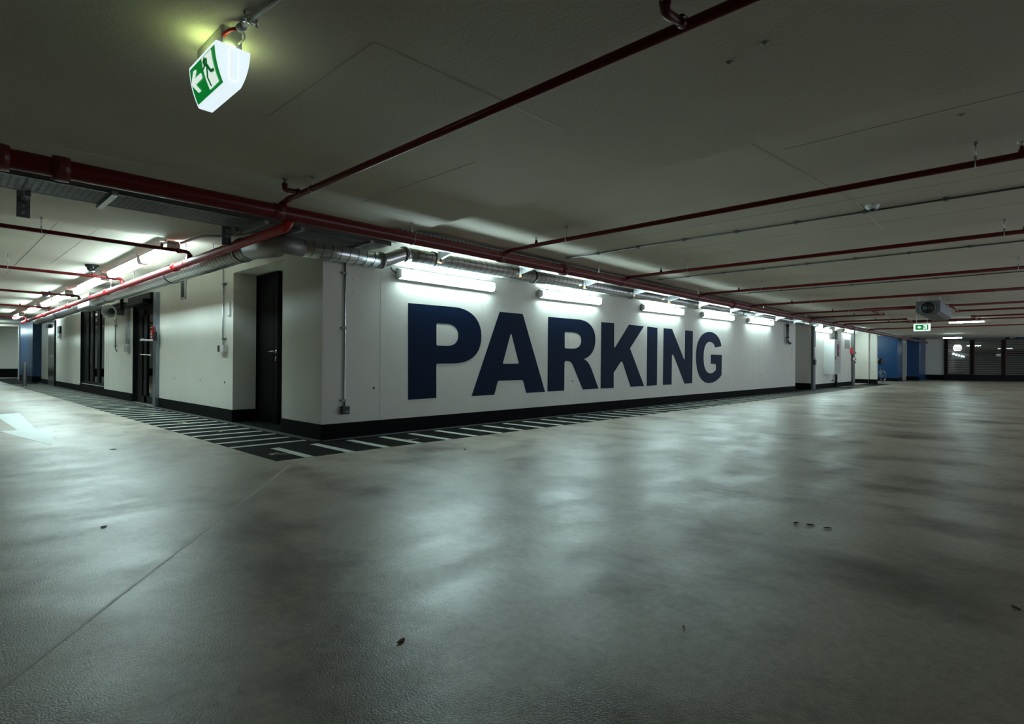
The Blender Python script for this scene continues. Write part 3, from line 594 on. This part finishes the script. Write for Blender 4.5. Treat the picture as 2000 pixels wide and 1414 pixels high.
# ================================================================ CEILING CONDUITS, DETECTOR
for i, (x, cl, lb) in enumerate([(3.54, 1, 'thin grey conduit with clips running to the round smoke detector'), (6.47, 0, 'thin grey conduit on the ceiling behind the third branch pipe'), (9.6, 0, 'thin grey conduit behind the fourth branch pipe'), (12.7, 0, 'thin grey conduit above the jet fan'), ]):
    z = zc(x) - .016; t = thing('ceiling_conduit', (x, -1, z), lb, 'conduit', 'ceiling conduits')
    MB().tube([(x, -.95, z), (x, -9.5, z)], .0105, 8).build('conduit_run', [M_grey2], t)
    y = -1.55
    while y > -9:
        MB().box(x - .026, x + .026, y - .02, y + .02, z - .016, z + .016).build('conduit_clip', [M_dsteel], t); y -= .68
sd = thing('smoke_detector', (3.36, -5.05, 2.6), 'round white smoke detector on the ceiling between two red pipes', 'smoke detector')
MB().lathe([(.0, .0), (.062, 0), (.066, .012), (.062, .024), (.055, .026)], (3.36, -5.05, 2.6), (0, 0, -1), 28).build('base', [M_white], sd)
MB().lathe([(.055, .024), (.05, .040), (.034, .046)], (3.36, -5.05, 2.6), (0, 0, -1), 28).build('head', [M_white], sd)
MB().lathe([(.030, .044), (.030, .062), (0, .064)], (3.36, -5.05, 2.6), (0, 0, -1), 16).build('sensor_chamber', [M_rubber], sd)
MB().box(3.42, 3.54, -5.07, -5.03, 2.57, 2.598).build('conduit_box', [M_grey2], sd)

def curve_conduit(name, pts, r, m_, label, cat='conduit', grp=None, clips=()):
    t = thing(name, pts[0], label, cat, grp); MB().tube(bend(pts, .05), r, 10).build('conduit_run', [m_], t)
    for c in clips: MB().box(c[0] - .03, c[0] + .03, c[1] - .012, c[1] + .012, c[2] - .012, c[2] + .012).build('conduit_clip', [M_dsteel], t)
    return t
curve_conduit('lamp_feed_conduit', [(-.5, .55, 2.52), (-.72, 1.1, 2.51), (-.93, 1.25, 2.50), (-.98, 1.93, 2.5)], .016, M_lgrey, 'grey elbowed conduit feeding the nearest corridor lamp')

# ================================================================ HANGING EXIT SIGN (near)
S = thing('exit_sign', (-2.3, -3.27, 2.55), 'glowing green and white exit sign with running man, hanging near the camera', 'exit sign')
Y0, Y1 = -3.455, -3.075; XT0, XT1 = -2.376, -2.217; ZT, ZB = 2.455, 2.262
cx = (XT0 + XT1) / 2
def hw(z):   # half width of the curved wedge
    t_ = (ZT - z) / (ZT - ZB); return .0795 - .008 * t_ - .038 * t_ ** 2.2
zs = [ZT - (ZT - ZB) * i / 12 for i in range(13)]
prof = [(-hw(z), z) for z in zs] + [(hw(z), z) for z in zs[::-1]]
extrude(MB(), prof, lambda o, z: (cx + o, Y0, z), lambda o, z: (cx + o, Y1, z)).build('sign_body', [M_sign], S, bevel=.004)
MB().box(cx - .018, cx + .018, Y0 - .004, Y0, ZB + .03, ZT - .02).build('end_rib', [M_sign], S)
for xa, xb in ((XT0 + .006, XT0 + .026), (XT1 - .026, XT1 - .006)): MB().box(xa, xb, -3.33, -3.20, ZT, ZT + .003).build('ceiling_glow_patch', [M_glow], S)  # glowing patches added on top, unseen from below, for the ceiling glow
for ya, yb in ((Y0 + .004, Y0 + .014), (Y1 - .014, Y1 - .004)): MB().box(cx - .03, cx + .01, ya, yb, ZT, ZT + .003).build('ceiling_glow_patch', [M_glow], S)
MB().box(XT0 + .032, XT1 - .032, Y0 + .020, Y1 - .020, ZT, ZT + .095).build('mounting_base', [M_lgrey], S, bevel=.006)
def face(u, v, off):       # u 0..1 from far end to near end, v 0..1 upwards, on the curved side
    z = ZB + .012 + (ZT - ZB - .030) * v; y = Y1 - .018 - (Y1 - Y0 - .036) * u
    return Vector((cx - hw(z) - off, y, z))
def curved(loop, off, m_, name, parent, thick=.001):
    # subdivide outline so that it follows the bend
    pts = []
    for (a, c), (d, e) in zip(loop, loop[1:] + loop[:1]):
        n = max(1, int(abs(e - c) / .08))
        for i in range(n): pts.append((a + (d - a) * i / n, c + (e - c) * i / n))
    vs = [sorted(p[1] for p in pts)[0], sorted(p[1] for p in pts)[-1]]
    b = MB(); tris = tessellate_polygon([[Vector((p[0], p[1], 0)) for p in pts]])
    n = len(pts); V = [face(*p, off) for p in pts] + [face(*p, off - thick) for p in pts]
    b.add(V, [tuple(t_) for t_ in tris] + [tuple(i + n for i in t_[::-1]) for t_ in tris] + [(i, (i + 1) % n, n + (i + 1) % n, n + i) for i in range(n)])
    return b.build(name, [m_], parent)
b = MB()
for i in range(12):
    v0, v1 = i / 12, (i + 1) / 12
    P = [face(0, v0, .0015), face(1, v0, .0015), face(1, v1, .0015), face(0, v1, .0015)]; Q = [face(0, v0, 0), face(1, v0, 0), face(1, v1, 0), face(0, v1, 0)]
    b.add(P + Q, [(0, 1, 2, 3), (0, 1, 5, 4), (2, 3, 7, 6), (1, 2, 6, 5), (3, 0, 4, 7)])
gp = b.build('sign_panel', [M_green], S)
curved([tuple(p) for p in SIGN['arrow']], .0045, M_pict, 'arrow', gp)
D = SIGN['door']; curved([tuple(p) for p in D], .0045, M_pict, 'doorway', gp)
b = MB()
for ln, wd in zip(SIGN['man'], (.075, .06, .035, .04, .035, .03)):
    for (a, c), (d, e) in zip(ln, ln[1:]):
        P, Q = face(a, c, .0065), face(d, e, .0065); b.bar(P, Q, wd * .2, .002) if False else b.tube([P, Q], wd * .115, 6)
hx, hy = SIGN['head']; b.lathe([(0, .003), (.009, .003), (.009, 0)], face(hx + .05, hy, .005), (-1, 0, .15), 12)
b.build('running_man', [M_ggreen], gp)
cb = MB().tube(bend([(-2.335, -3.43, 2.50), (-2.325, -3.475, 2.512), (-2.292, -3.512, 2.52)], .03), .009, 10).build('red_cable', [M_redp], S)
cd = thing('sign_conduit', (-2.2, -3.6, 2.53), 'grey metal conduit bringing the cable to the hanging exit sign', 'conduit')
MB().tube([(-2.290, -3.52, 2.52), (-2.262, -3.84, 2.523), (-2.15, -5.2, 2.525)], .012, 12).lathe([(.02, 0), (.02, .03), (.013, .035)], (-2.290, -3.512, 2.52), (.09, -1, 0), 12).build('conduit_run', [M_lgrey], cd)
b = MB().lathe([(.016, -.006), (.022, -.006), (.022, .006), (.016, .006)], (-2.281, -3.615, 2.521), (.09, -1, 0), 14)
for s_ in (-1, 1): b.cyl((-2.281 + .028 * s_, -3.615, 2.50), (-2.281 + .028 * s_, -3.615, 2.549), .006, 8)
b.build('screw_clamp', [M_alu], cd)
MB().tube(bend([(-2.285, -3.52, 2.515), (-2.255, -3.49, 2.50), (-2.27, -3.445, 2.48)], .02), .005, 8).build('thin_wire', [M_lgrey], cd)

# small distant exit sign
S2 = thing('exit_sign', (17.0, -3.85, 2.2), 'small distant lit exit sign with green panel between the red pipes', 'exit sign')
MB().box(16.97, 17.05, -4.08, -3.68, 1.985, 2.20).build('sign_body', [M_sign], S2, bevel=.01)
g2 = MB().box(16.965, 16.97, -4.035, -3.725, 2.02, 2.17).build('sign_panel', [M_green], S2)
b = MB().poly([[(0, .06), (.05, .11), (.05, .08), (.09, .08), (.09, .04), (.05, .04), (.05, .01)]], (16.962, -3.77, 2.035), (0, -1, 0), (0, 0, 1), (.003, 0, 0)).build('arrow', [M_pict], g2)
b = MB().poly([[(.15, .0), (.23, .0), (.23, .12), (.15, .12)]], (16.962, -3.77, 2.035), (0, -1, 0), (0, 0, 1), (.003, 0, 0)).build('doorway', [M_pict], g2)
MB().tube([(16.96, -3.93, 2.13), (16.96, -3.95, 2.09), (16.96, -3.97, 2.04)], .009, 6).tube([(16.96, -3.93, 2.11), (16.96, -3.90, 2.08)], .006, 6).build('running_man', [M_ggreen], g2)
for y in (-3.75, -4.0): MB().cyl((17.01, y, 2.19), (17.01, y, zc(17)), .006, 6).build('hanger_rod', [M_steel], S2)

# ================================================================ JET FAN
F = thing('jet_fan', (12.05, -4.55, 2.1), 'grey box-shaped jet fan with round black inlet hung under the ceiling', 'fan')
fa, fb = Vector((12.05, -4.56, 0)), Vector((14.5, -4.56, 0))
prof = [(-.225, .07), (-.15, 0), (.15, 0), (.225, .07), (.225, .30), (-.225, .30)]
extrude(MB(), [(o, z) for o, z in prof], lambda o, z: (12.05, -4.56 + o, 2.1 + z), lambda o, z: (14.4, -4.56 + o, 2.1 + z)).build('casing', [M_grey2], F, bevel=.01)
MB().lathe([(.135, .0), (.150, .02), (.135, .035), (.125, .02), (.12, -.2)], (12.06, -4.56, 2.25), (-1, 0, 0), 32).build('inlet_ring', [M_dsteel], F)
MB().lathe([(.0, .012), (.125, .012), (.125, .0)], (12.05, -4.56, 2.25), (-1, 0, 0), 32).build('inlet_opening', [M_rubber], F)
b = MB()
for k in range(6):
    a = k * math.pi / 3; b.bar((12.03, -4.56, 2.25), (12.03, -4.56 + math.cos(a) * .12, 2.25 + math.sin(a) * .12), .03, .004)
b.lathe([(.0, .04), (.04, .03), (.05, .0)], (12.035, -4.56, 2.25), (-1, 0, 0), 14).build('impeller', [M_rubber], F)
for x in (12.4, 14.1):
    for y in (-4.74, -4.38): MB().cyl((x, y, 2.40), (x, y, zc(x)), .008, 6).build('hanger_rod', [M_steel], F)

# ================================================================ THINGS ON THE CORNER AND LEFT WALL
t = thing('switch_box_with_conduit', (.29, 0, .35), 'silver conduit dropping to a small dark socket box left of the letter P', 'conduit')
MB().tube([(.285, -.02, 2.2), (.285, -.02, .50), (.29, -.02, .40)], .0125, 12).build('conduit_run', [M_steel], t)
for z in (1.37, .47, 2.05): MB().box(.24, .305, -.035, 0, z - .012, z + .012).build('conduit_clip', [M_dsteel], t)
sb = MB().box(.245, .335, -.07, 0, .30, .40).build('socket_box', [M_grey2], t, bevel=.006)
MB().box(.262, .332, -.074, -.07, .305, .395).build('socket_face', [M_rubber], sb)
MB().box(.268, .326, -.0755, -.074, .328, .336).build('writing_strip', [M_lgrey], sb)
t = thing('socket_with_conduit', (0, 3.13, 1.1), 'thin conduit dropping to a white double socket left of the black recessed door', 'conduit')
MB().tube([(-.02, 3.19, 2.42), (-.02, 3.18, 1.45), (-.02, 3.17, 1.2)], .012, 10).build('conduit_run', [M_steel], t)
for z in (2.18, 1.30): MB().box(-.035, 0, 3.08, 3.20, z - .01, z + .01).build('conduit_clip', [M_dsteel], t)
sb = MB().box(-.07, 0, 3.02, 3.26, 1.09, 1.20).build('socket_box', [M_white], t, bevel=.006)
MB().box(-.074, -.07, 3.17, 3.255, 1.095, 1.195).build('socket_face', [M_rubber], sb)
tag(MB().box(-.03, 0, 2.90, 2.99, 1.66, 1.87).build('wall_switch_plate', [M_white], bevel=.008), 'flat white card plate on the bright wall edge beside the recessed door', 'wall plate')
t = thing('ventilation_grille', (0, 5.19, 2.12), 'small dark ventilation grille under the duct on the left wall', 'vent')
MB().box(-.02, 0, 5.05, 5.10, 2.10, 2.45).box(-.02, 0, 5.30, 5.34, 2.10, 2.45).box(-.02, 0, 5.05, 5.34, 2.08, 2.12).build('frame', [M_lgrey], t)
b = MB().box(-.006, 0, 5.10, 5.30, 2.12, 2.45)
for k in range(7): b.box(-.016, -.004, 5.10, 5.30, 2.14 + .045 * k, 2.15 + .045 * k)
b.build('slats', [M_rubber], t)
t = thing('fire_call_box', (-.07, 6.75, 1.4), 'small red fire alarm box on the steel post of the glazed door', 'fire alarm')
MB().box(-.14, -.07, 6.66, 6.80, 1.38, 1.56).build('body', [M_redp], t, bevel=.008)
MB().box(-.13, -.07, 6.60, 6.66, 1.35, 1.53).build('side_plate', [M_rubber], t)
MB().cyl((-.1, 6.74, 1.56), (-.1, 6.74, 1.61), .012, 8).box(-.13, -.07, 6.70, 6.82, 1.60, 1.63).build('top_lug', [M_redp], t)
MB().box(-.142, -.14, 6.70, 6.76, 1.41, 1.44).box(-.142, -.14, 6.70, 6.76, 1.47, 1.50).build('white_symbol', [M_white], t)
t = thing('horn_speaker', (-.1, 10.0, 2.12), 'cream horn loudspeaker on the left wall above its cable pipe', 'loudspeaker')
MB().lathe([(.035, -.16), (.05, -.08), (.11, .03), (.150, .11), (.162, .115), (.150, .10), (.10, .0), (.05, -.09), (.0, -.10)], (-.20, 9.95, 2.12), (-.5, -.85, -.1), 28).build('horn', [M_white], t)
MB().lathe([(0, -.30), (.07, -.30), (.08, -.27), (.08, -.16), (.05, -.13)], (-.20, 9.95, 2.12), (-.5, -.85, -.1), 20).build('driver', [M_lgrey], t)
MB().lathe([(0, .04), (.04, .03), (.055, -.04), (.03, -.08)], (-.205, 9.94, 2.12), (-.5, -.85, -.1), 14).build('centre_cone', [M_grey2], t)
MB().box(-.14, 0, 9.6, 9.64, 2.02, 2.2).build('mount', [M_dsteel], t)
t = thing('cable_drop_pipe', (-.02, 10.35, 1.2), 'thin vertical pipe with hooked end under the horn loudspeaker', 'conduit')
MB().tube(bend([(-.025, 10.35, 2.02), (-.025, 10.35, 1.24), (-.025, 10.2, 1.17)], .05), .012, 10).build('pipe_run', [M_grey2], t)
MB().tube([(-.025, 10.35, 2.02), (-.025, 10.35, 1.80)], .022, 10).build('upper_sleeve', [M_alu], t)
for z in (1.78, 1.3): MB().box(-.04, 0, 10.28, 10.39, z - .01, z + .01).build('conduit_clip', [M_dsteel], t)
t = thing('cable_channel', (-.03, 9.1, 1.15), 'wide silver cable channel on the wall just left of the glazed door', 'conduit')
MB().box(-.05, 0, 9.02, 9.24, 1.33, 2.2).build('channel', [M_steel], t, bevel=.006)
MB().box(-.07, 0, 9.02, 9.28, 1.15, 1.29).build('end_box', [M_lgrey], t, bevel=.006)
t = thing('wall_notice_box', (0, 18.6, 1.85), 'small grey call unit on the wall right of the far black door', 'wall box')
MB().box(-.06, 0, 18.3, 18.75, 1.86, 2.12).build('body', [M_rubber], t, bevel=.01)
MB().box(-.07, 0, 18.3, 18.72, 1.70, 1.86).build('lower_face', [M_alu], t)
for (x, y, z, lb) in ((-1.3, 5.65, 2.6, 'black dome camera on the corridor ceiling beside the second branch pipe'), (-1.25, 11.3, 2.6, 'black ceiling camera farther along the corridor beyond the third branch pipe')):
    t = thing('security_camera', (x, y, z), lb, 'camera', 'corridor cameras')
    MB().lathe([(.0, 0), (.10, 0), (.10, .03), (.075, .045)], (x, y, z), (0, 0, -1), 24).build('mount', [M_rubber], t)
    MB().lathe([(.075, .04), (.07, .08), (.045, .11), (0, .12)], (x, y, z), (0, 0, -1), 24).build('dome', [mat('dome_plastic', (.03, .03, .035), .1)], t)
    MB().cyl((x + .03, y - .05, z - .07), (x + .05, y - .10, z - .10), .025, 12).build('lens_tube', [M_dsteel], t)
t = thing('bollard', (-.84, 19.5, 0), 'short dark grey round bollard at the far corridor crossing', 'bollard')
MB().lathe([(0, .85), (.05, .85), (.058, .835), (.058, 0)], (-.84, 19.5, 0), (0, 0, 1), 24).build('post', [M_dsteel], t)
MB().lathe([(0, .012), (.10, .012), (.10, 0)], (-.84, 19.5, 0), (0, 0, 1), 24).build('foot_plate', [M_dsteel], t)
tag(MB().box(-.215, -.185, 28.3, 28.6, 0, 2.5).build('corner_guard', [M_lgrey]), 'pale vertical strip at the left edge of the blue pillar', 'corner guard')

# ================================================================ THINGS ALONG THE RIGHT WALL
t = thing('drain_pipe', (17.2, -.1, 1.7), 'short dark drain pipe with hooked end high on the wall after the lamps', 'pipe')
MB().tube(bend([(17.2, -.09, 2.38), (17.2, -.09, 1.78), (17.42, -.09, 1.70), (17.42, -.14, 1.72)], .07), .045, 14).build('pipe_run', [M_dsteel], t)
for z in (2.3, 1.9): MB().lathe([(.045, -.025), (.058, -.02), (.058, .02), (.045, .025)], (17.2, -.09, z), (0, 0, 1), 16).build('pipe_collar', [M_rubber], t)
MB().tube([(17.24, -.15, 2.0), (17.24, -.15, 2.1)], .012, 6).build('bright_tag', [M_white], t)
t = thing('cable_riser', (20.25, -.07, 0), 'dark full-height cable riser at the edge of the dark recess', 'riser')
MB().box(20.36, 20.62, -.10, -.013, 0, 2.6).build('channel', [M_dsteel], t, bevel=.008)
MB().box(20.30, 20.5, -.16, -.10, 1.25, 1.62).build('white_box', [M_white], t, bevel=.01)
MB().box(20.30, 20.5, -.16, -.10, .95, 1.16).build('dark_box', [M_rubber], t, bevel=.01)
t = thing('hydrant_cabinet', (22.6, 0, .58), 'white wall cabinet with red label beside the lit lamp beyond the recess', 'cabinet')
MB().box(22.15, 23.1, -.40, 0, .58, 2.0).build('body', [M_white], t, bevel=.006)
dr = MB().box(22.17, 23.08, -.42, -.40, .60, 1.98).build('door', [M_lgrey], t, bevel=.004)
MB().box(22.48, 22.82, -.426, -.42, 1.30, 1.82).build('red_label', [M_redp], dr)
MB().box(22.54, 22.76, -.430, -.426, 1.34, 1.52).box(22.54, 22.76, -.430, -.426, 1.58, 1.76).build('label_picture', [M_rubber], dr)
MB().box(22.20, 22.27, -.435, -.42, 1.18, 1.30).build('door_catch', [M_rubber], dr)
t = thing('riser_pipe', (23.75, -.1, 0), 'dark grey pipe rising behind the white cabinet from a round black foot', 'pipe')
MB().tube(bend([(23.75, -.1, 0), (23.75, -.1, 2.40), (23.2, -.1, 2.44)], .1), .055, 14).build('pipe_run', [M_dsteel], t)
MB().lathe([(0, .05), (.30, .04), (.34, 0)], (23.75, -.36, 0.002), (0, 0, 1), 24).build('round_foot', [M_rubber], t)
for z in (.30, 2.15): MB().box(23.4, 23.75, -.10, -.0, z - .015, z + .015).build('pipe_clip', [M_dsteel], t)
tag(MB().box(25.7, 26.6, -.012, 0, 1.72, 2.14).build('wall_notice', [M_label]), 'grey rectangular notice on the white wall right of the cabinet', 'notice')
t = thing('alarm_riser', (27.2, -.08, 0), 'dark vertical duct at the wall end with a red alarm box', 'riser')
MB().box(27.0, 27.32, -.09, -.013, 0, 2.65).build('channel', [M_dsteel], t)
MB().box(26.75, 27.0, -.10, -.0, 1.50, 1.78).build('red_alarm_box', [M_redp], t, bevel=.01)
MB().box(26.9, 27.1, -.14, -.09, 1.2, 1.32).build('white_switch', [M_white], t)
for z in (1.55, 1.25, 1.1): MB().box(27.32, 27.4, -.12, -.04, z - .04, z + .04).build('side_button', [M_redp], t)

# bicycle half hidden behind the white pillar
B = thing('bicycle', (34.2, -.15, 0), 'dark bicycle parked behind the white pillar by the blue wall', 'bicycle')
dirv = Vector((0.94, -.34, 0)).normalized(); o_ = Vector((33.62, .33, 0)); fwv = o_ + dirv * 1.03
nrm = Vector((-dirv.y, dirv.x, 0))
for k, c in enumerate((o_, fwv)):
    c = c + Vector((0, 0, .35)); wl = MB().lathe([(.305, -.012), (.32, -.022), (.345, -.015), (.35, 0), (.345, .015), (.32, .022), (.305, .012), (.305, -.012)], c, nrm, 36).build('wheel', [M_rubber], B)
    b = MB().lathe([(0, -.03), (.02, -.03), (.02, .03), (0, .03)], c, nrm, 10)
    u, v, _ = frame_of(nrm)
    for j in range(16):
        a = j * math.pi / 8; b.cyl(c + nrm * (.015 if j % 2 else -.015), c + (u * math.cos(a) + v * math.sin(a)) * .31, .0015, 4)
    b.build('spokes', [M_steel], wl)
    MB().lathe([(.295, -.012), (.308, -.012), (.308, .012), (.295, .012), (.295, -.012)], c, nrm, 36).build('rim', [M_alu], wl)
P = lambda s, z: o_ + dirv * s + Vector((0, 0, z))
b = MB()
for p, q, r in ((P(0, .35), P(.42, .30), .012), (P(.42, .30), P(.30, .85), .016), (P(.42, .30), P(.84, .72), .018), (P(.32, .78), P(.82, .82), .016), (P(0, .35), P(.32, .78), .010), (P(.80, .90), P(.87, .62), .018), (P(.87, .62), P(1.03, .35), .012)): b.cyl(p, q, r, 10)
b.build('frame', [M_dsteel], B)
MB().tube(bend([P(.80, .90), P(.79, 1.02)], .02), .012, 8).tube([P(.72, 1.02) - nrm * .28, P(.80, 1.04) - nrm * .08, P(.80, 1.04) + nrm * .08, P(.72, 1.02) + nrm * .28], .012, 8).build('handlebar', [M_rubber], B)
b = MB(); b.add([P(.12, .95) + nrm * .07, P(.12, .95) - nrm * .07, P(.42, .97) - nrm * .02, P(.42, .97) + nrm * .02, P(.12, .91) + nrm * .07, P(.12, .91) - nrm * .07, P(.42, .94) - nrm * .02, P(.42, .94) + nrm * .02],
      [(0, 1, 2, 3), (4, 7, 6, 5), (0, 4, 5, 1), (1, 5, 6, 2), (2, 6, 7, 3), (3, 7, 4, 0)]); b.cyl(P(.30, .84), P(.28, .93), .012, 8).build('saddle', [M_rubber], B, bevel=.01)
MB().lathe([(0, .01), (.085, .008), (.09, 0), (0, 0)], P(.42, .30), nrm, 20).bar(P(.42, .30) + nrm * .03, P(.50, .15) + nrm * .03, .02, .012).build('crank', [M_dsteel], B)
t = thing('dark_bag', (33.9, .0, 1.28), 'dark bundle sticking out beside the white pillar above the bicycle', 'bag')
t.location = (33.75, -.1, 1.05)
b = MB().lathe([(0, .0), (.13, .03), (.16, .12), (.12, .20), (.15, .27), (.05, .33), (0, .34)], (33.78, .05, 1.045), (.35, -.25, 1), 7)
b.bar((33.8, -.05, 1.2), (34.15, -.28, 1.15), .08, .03)
b.bar((33.85, -.08, 1.28), (34.4, -.30, 1.32), .06, .03).build('bag_body', [M_rubber], t)

# far right: beige door panel, dark doorway trim
d4 = struct(MB().box(39.2, 39.26, -.302, -.29, 0, 2.5).box(40.6, 40.66, -.302, -.29, 0, 2.5).build('door_4', [M_frame]))
MB().box(39.26, 40.6, -.310, -.29, .02, 2.4).build('door_leaf', [M_beige], d4)

# ================================================================ SHUTTERED WINDOWS AT THE FAR RIGHT
struct(MB().box(43.9, 44.3, -12, -1.97, 0, .38).box(43.9, 44.3, -12, -1.97, 2.66, 2.95).build('trim_2', [M_frame]))
YP = [-2.08, -3.45, -5.0, -6.6, -8.2]
for i, y in enumerate(YP):
    wd = .16
    struct(MB().box(43.88, 44.2, y - wd + .1, y + .1, .38, 2.66).build('trim_%d' % (i + 3), [M_frame]))
    if i + 1 < len(YP):
        ya, yb = YP[i + 1] + .1, y - wd + .1
        f = struct(MB().box(43.98, 44.06, ya, ya + .05, .38, 2.66).box(43.98, 44.06, yb - .05, yb, .38, 2.66).build('window_%d' % (i + 2), [M_brown]))
        MB().box(44.0, 44.01, ya + .05, yb - .05, .4, 2.64).build('window_pane', [M_glass], f)
        t = thing('roller_blind', (44.1, (ya + yb) / 2, .4), ['tan slatted blind with a glowing round lamp behind it', 'tan slatted blind second from the white wall', 'darker tan slatted blind cut by the right edge', 'tan slatted blind beyond the right edge'][i], 'blind', 'slatted blinds of the far windows')
        b = MB(); z = .42
        while z < 2.63:
            b.bar((44.12, ya + .03, z), (44.12, yb - .03, z), .004, .040) if False else b.add([(44.10, ya, z), (44.10, yb, z), (44.125, yb, z + .055), (44.125, ya, z + .055), (44.104, ya, z - .002), (44.104, yb, z - .002), (44.129, yb, z + .053), (44.129, ya, z + .053)],
                  [(0, 1, 2, 3), (4, 7, 6, 5), (0, 4, 5, 1), (1, 5, 6, 2), (2, 6, 7, 3), (3, 7, 4, 0)]); z += .115
        b.build('slats', [M_slat], t)
        MB().box(44.09, 44.15, ya, yb, 2.6, 2.655).build('head_rail', [M_slat], t)
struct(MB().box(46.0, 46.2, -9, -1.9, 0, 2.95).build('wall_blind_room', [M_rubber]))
t = thing('globe_lamp', (44.6, -2.5, 2.3), 'glowing round globe lamp behind the first slatted blind', 'lamp')
MB().lathe([(.24 * math.sin(math.pi * i / 12), -.24 * math.cos(math.pi * i / 12)) for i in range(13)], (44.6, -2.62, 2.18), (0, 0, 1), 24).build('globe', [M_globe], t)
MB().cyl((44.6, -2.62, 2.4), (44.6, -2.62, 2.8), .01, 8).build('pendant_rod', [M_dsteel], t)
# overhead sign band above the blinds, with lettering too faint to read except the arrow and the start of the second word
sg = thing('overhead_sign', (43.6, -3.8, 2.7), 'long dark overhead sign above the blinds with faint lettering', 'sign')
MB().box(43.55, 43.6, -5.05, -2.2, 2.66, 2.80).build('board', [mat('sign_board_grey', (.09, .10, .12), .5)], sg)
def text(s, org, size, m_, parent, u=(0, -1, 0), v=(0, 0, 1), name='lettering'):
    cu = bpy.data.curves.new(name, 'FONT'); cu.body = s; cu.size = size; cu.extrude = .004
    o = bpy.data.objects.new(name, cu); C.objects.link(o)
    U, V = Vector(u), Vector(v); W = U.cross(V); mt = Matrix((U, V, W)).transposed().to_4x4(); mt.translation = Vector(org)
    bpy.context.view_layer.update(); dg = bpy.context.evaluated_depsgraph_get()
    me = bpy.data.meshes.new_from_object(o.evaluated_get(dg)); me.transform(mt); me.materials.clear(); me.materials.append(m_)
    bpy.data.objects.remove(o); n = bpy.data.objects.new(name, me); C.objects.link(n); n.parent = parent
    if parent.type == 'EMPTY': n.matrix_parent_inverse = Matrix.Translation(-Vector(parent.location))
    return n
s2 = thing('exit_word_sign', (43.6, -5.8, 2.7), 'dark overhead sign with grey arrow and blue word start at right edge', 'sign')
MB().box(43.55, 43.6, -7.2, -5.15, 2.66, 2.82).build('board', [M_frame], s2)
MB().poly([[(0, .05), (.06, .10), (.06, .065), (.26, .065), (.26, .035), (.06, .035), (.06, 0)]], (43.545, -5.28, 2.69), (0, -1, 0), (0, 0, 1), (.004, 0, 0)).build('arrow', [M_lgrey], s2)
text('AUS', (43.545, -5.62, 2.69), .15, mat('blue_sign_letters', (.03, .12, .40), .5), s2)

# ================================================================ LITTER ON THE FLOOR
def flake(x, y, s, a, m_, label, cat='litter'):
    b = MB(); n = 7; pts = [(s * (1 + .35 * random.uniform(-1, 1)) * math.cos(2 * math.pi * i / n) * 1.6, s * .6 * (1 + .3 * random.uniform(-1, 1)) * math.sin(2 * math.pi * i / n)) for i in range(n)]
    c, sn = math.cos(a), math.sin(a); V = [(x + p * c - q * sn, y + p * sn + q * c, .001 + .004 * random.random()) for p, q in pts]; V += [(p[0], p[1], p[2] + .003) for p in V]; V += [(x, y, .009), (x, y, .001)]
    b.add(V, [(n + i, n + (i + 1) % n, 2 * n) for i in range(n)] + [((i + 1) % n, i, 2 * n + 1) for i in range(n)] + [(i, (i + 1) % n, n + (i + 1) % n, n + i) for i in range(n)])
    tag(b.build('leaf_scrap', [m_]), label, cat, 'small scraps on the floor')
flake(-2.596, -2.405, .016, .6, M_bark, 'small dark scrap on the floor left of the diagonal floor joint')
flake(-2.182, -4.683, .013, .2, M_brown, 'red brown leaf scrap at the bottom middle of the floor')
flake(-1.423, -5.333, .005, .2, M_brown, 'tiny red crumb on the floor right of the red brown scrap')
flake(-.361, -6.203, .011, .9, M_brown, 'small brown scrap at the right edge of the floor')
flake(-1.908, .86, .022, -.6, M_bark, 'thin dark scrap on the floor below the painted arrow')
flake(.757, -1.736, .016, 1.2, M_bark, 'tiny dark scrap on the floor below the letter A')
for (x, y, lb) in ((.287, -5.219, 'first of the three dark crushed twigs on the right floor, leftmost'), (.30, -5.29, 'middle one of the dark crushed twigs on the right floor'), (.302, -5.38, 'rightmost of the dark crushed twigs on the right floor')): flake(x, y, .014, 2.2, M_bark, lb, 'twig')
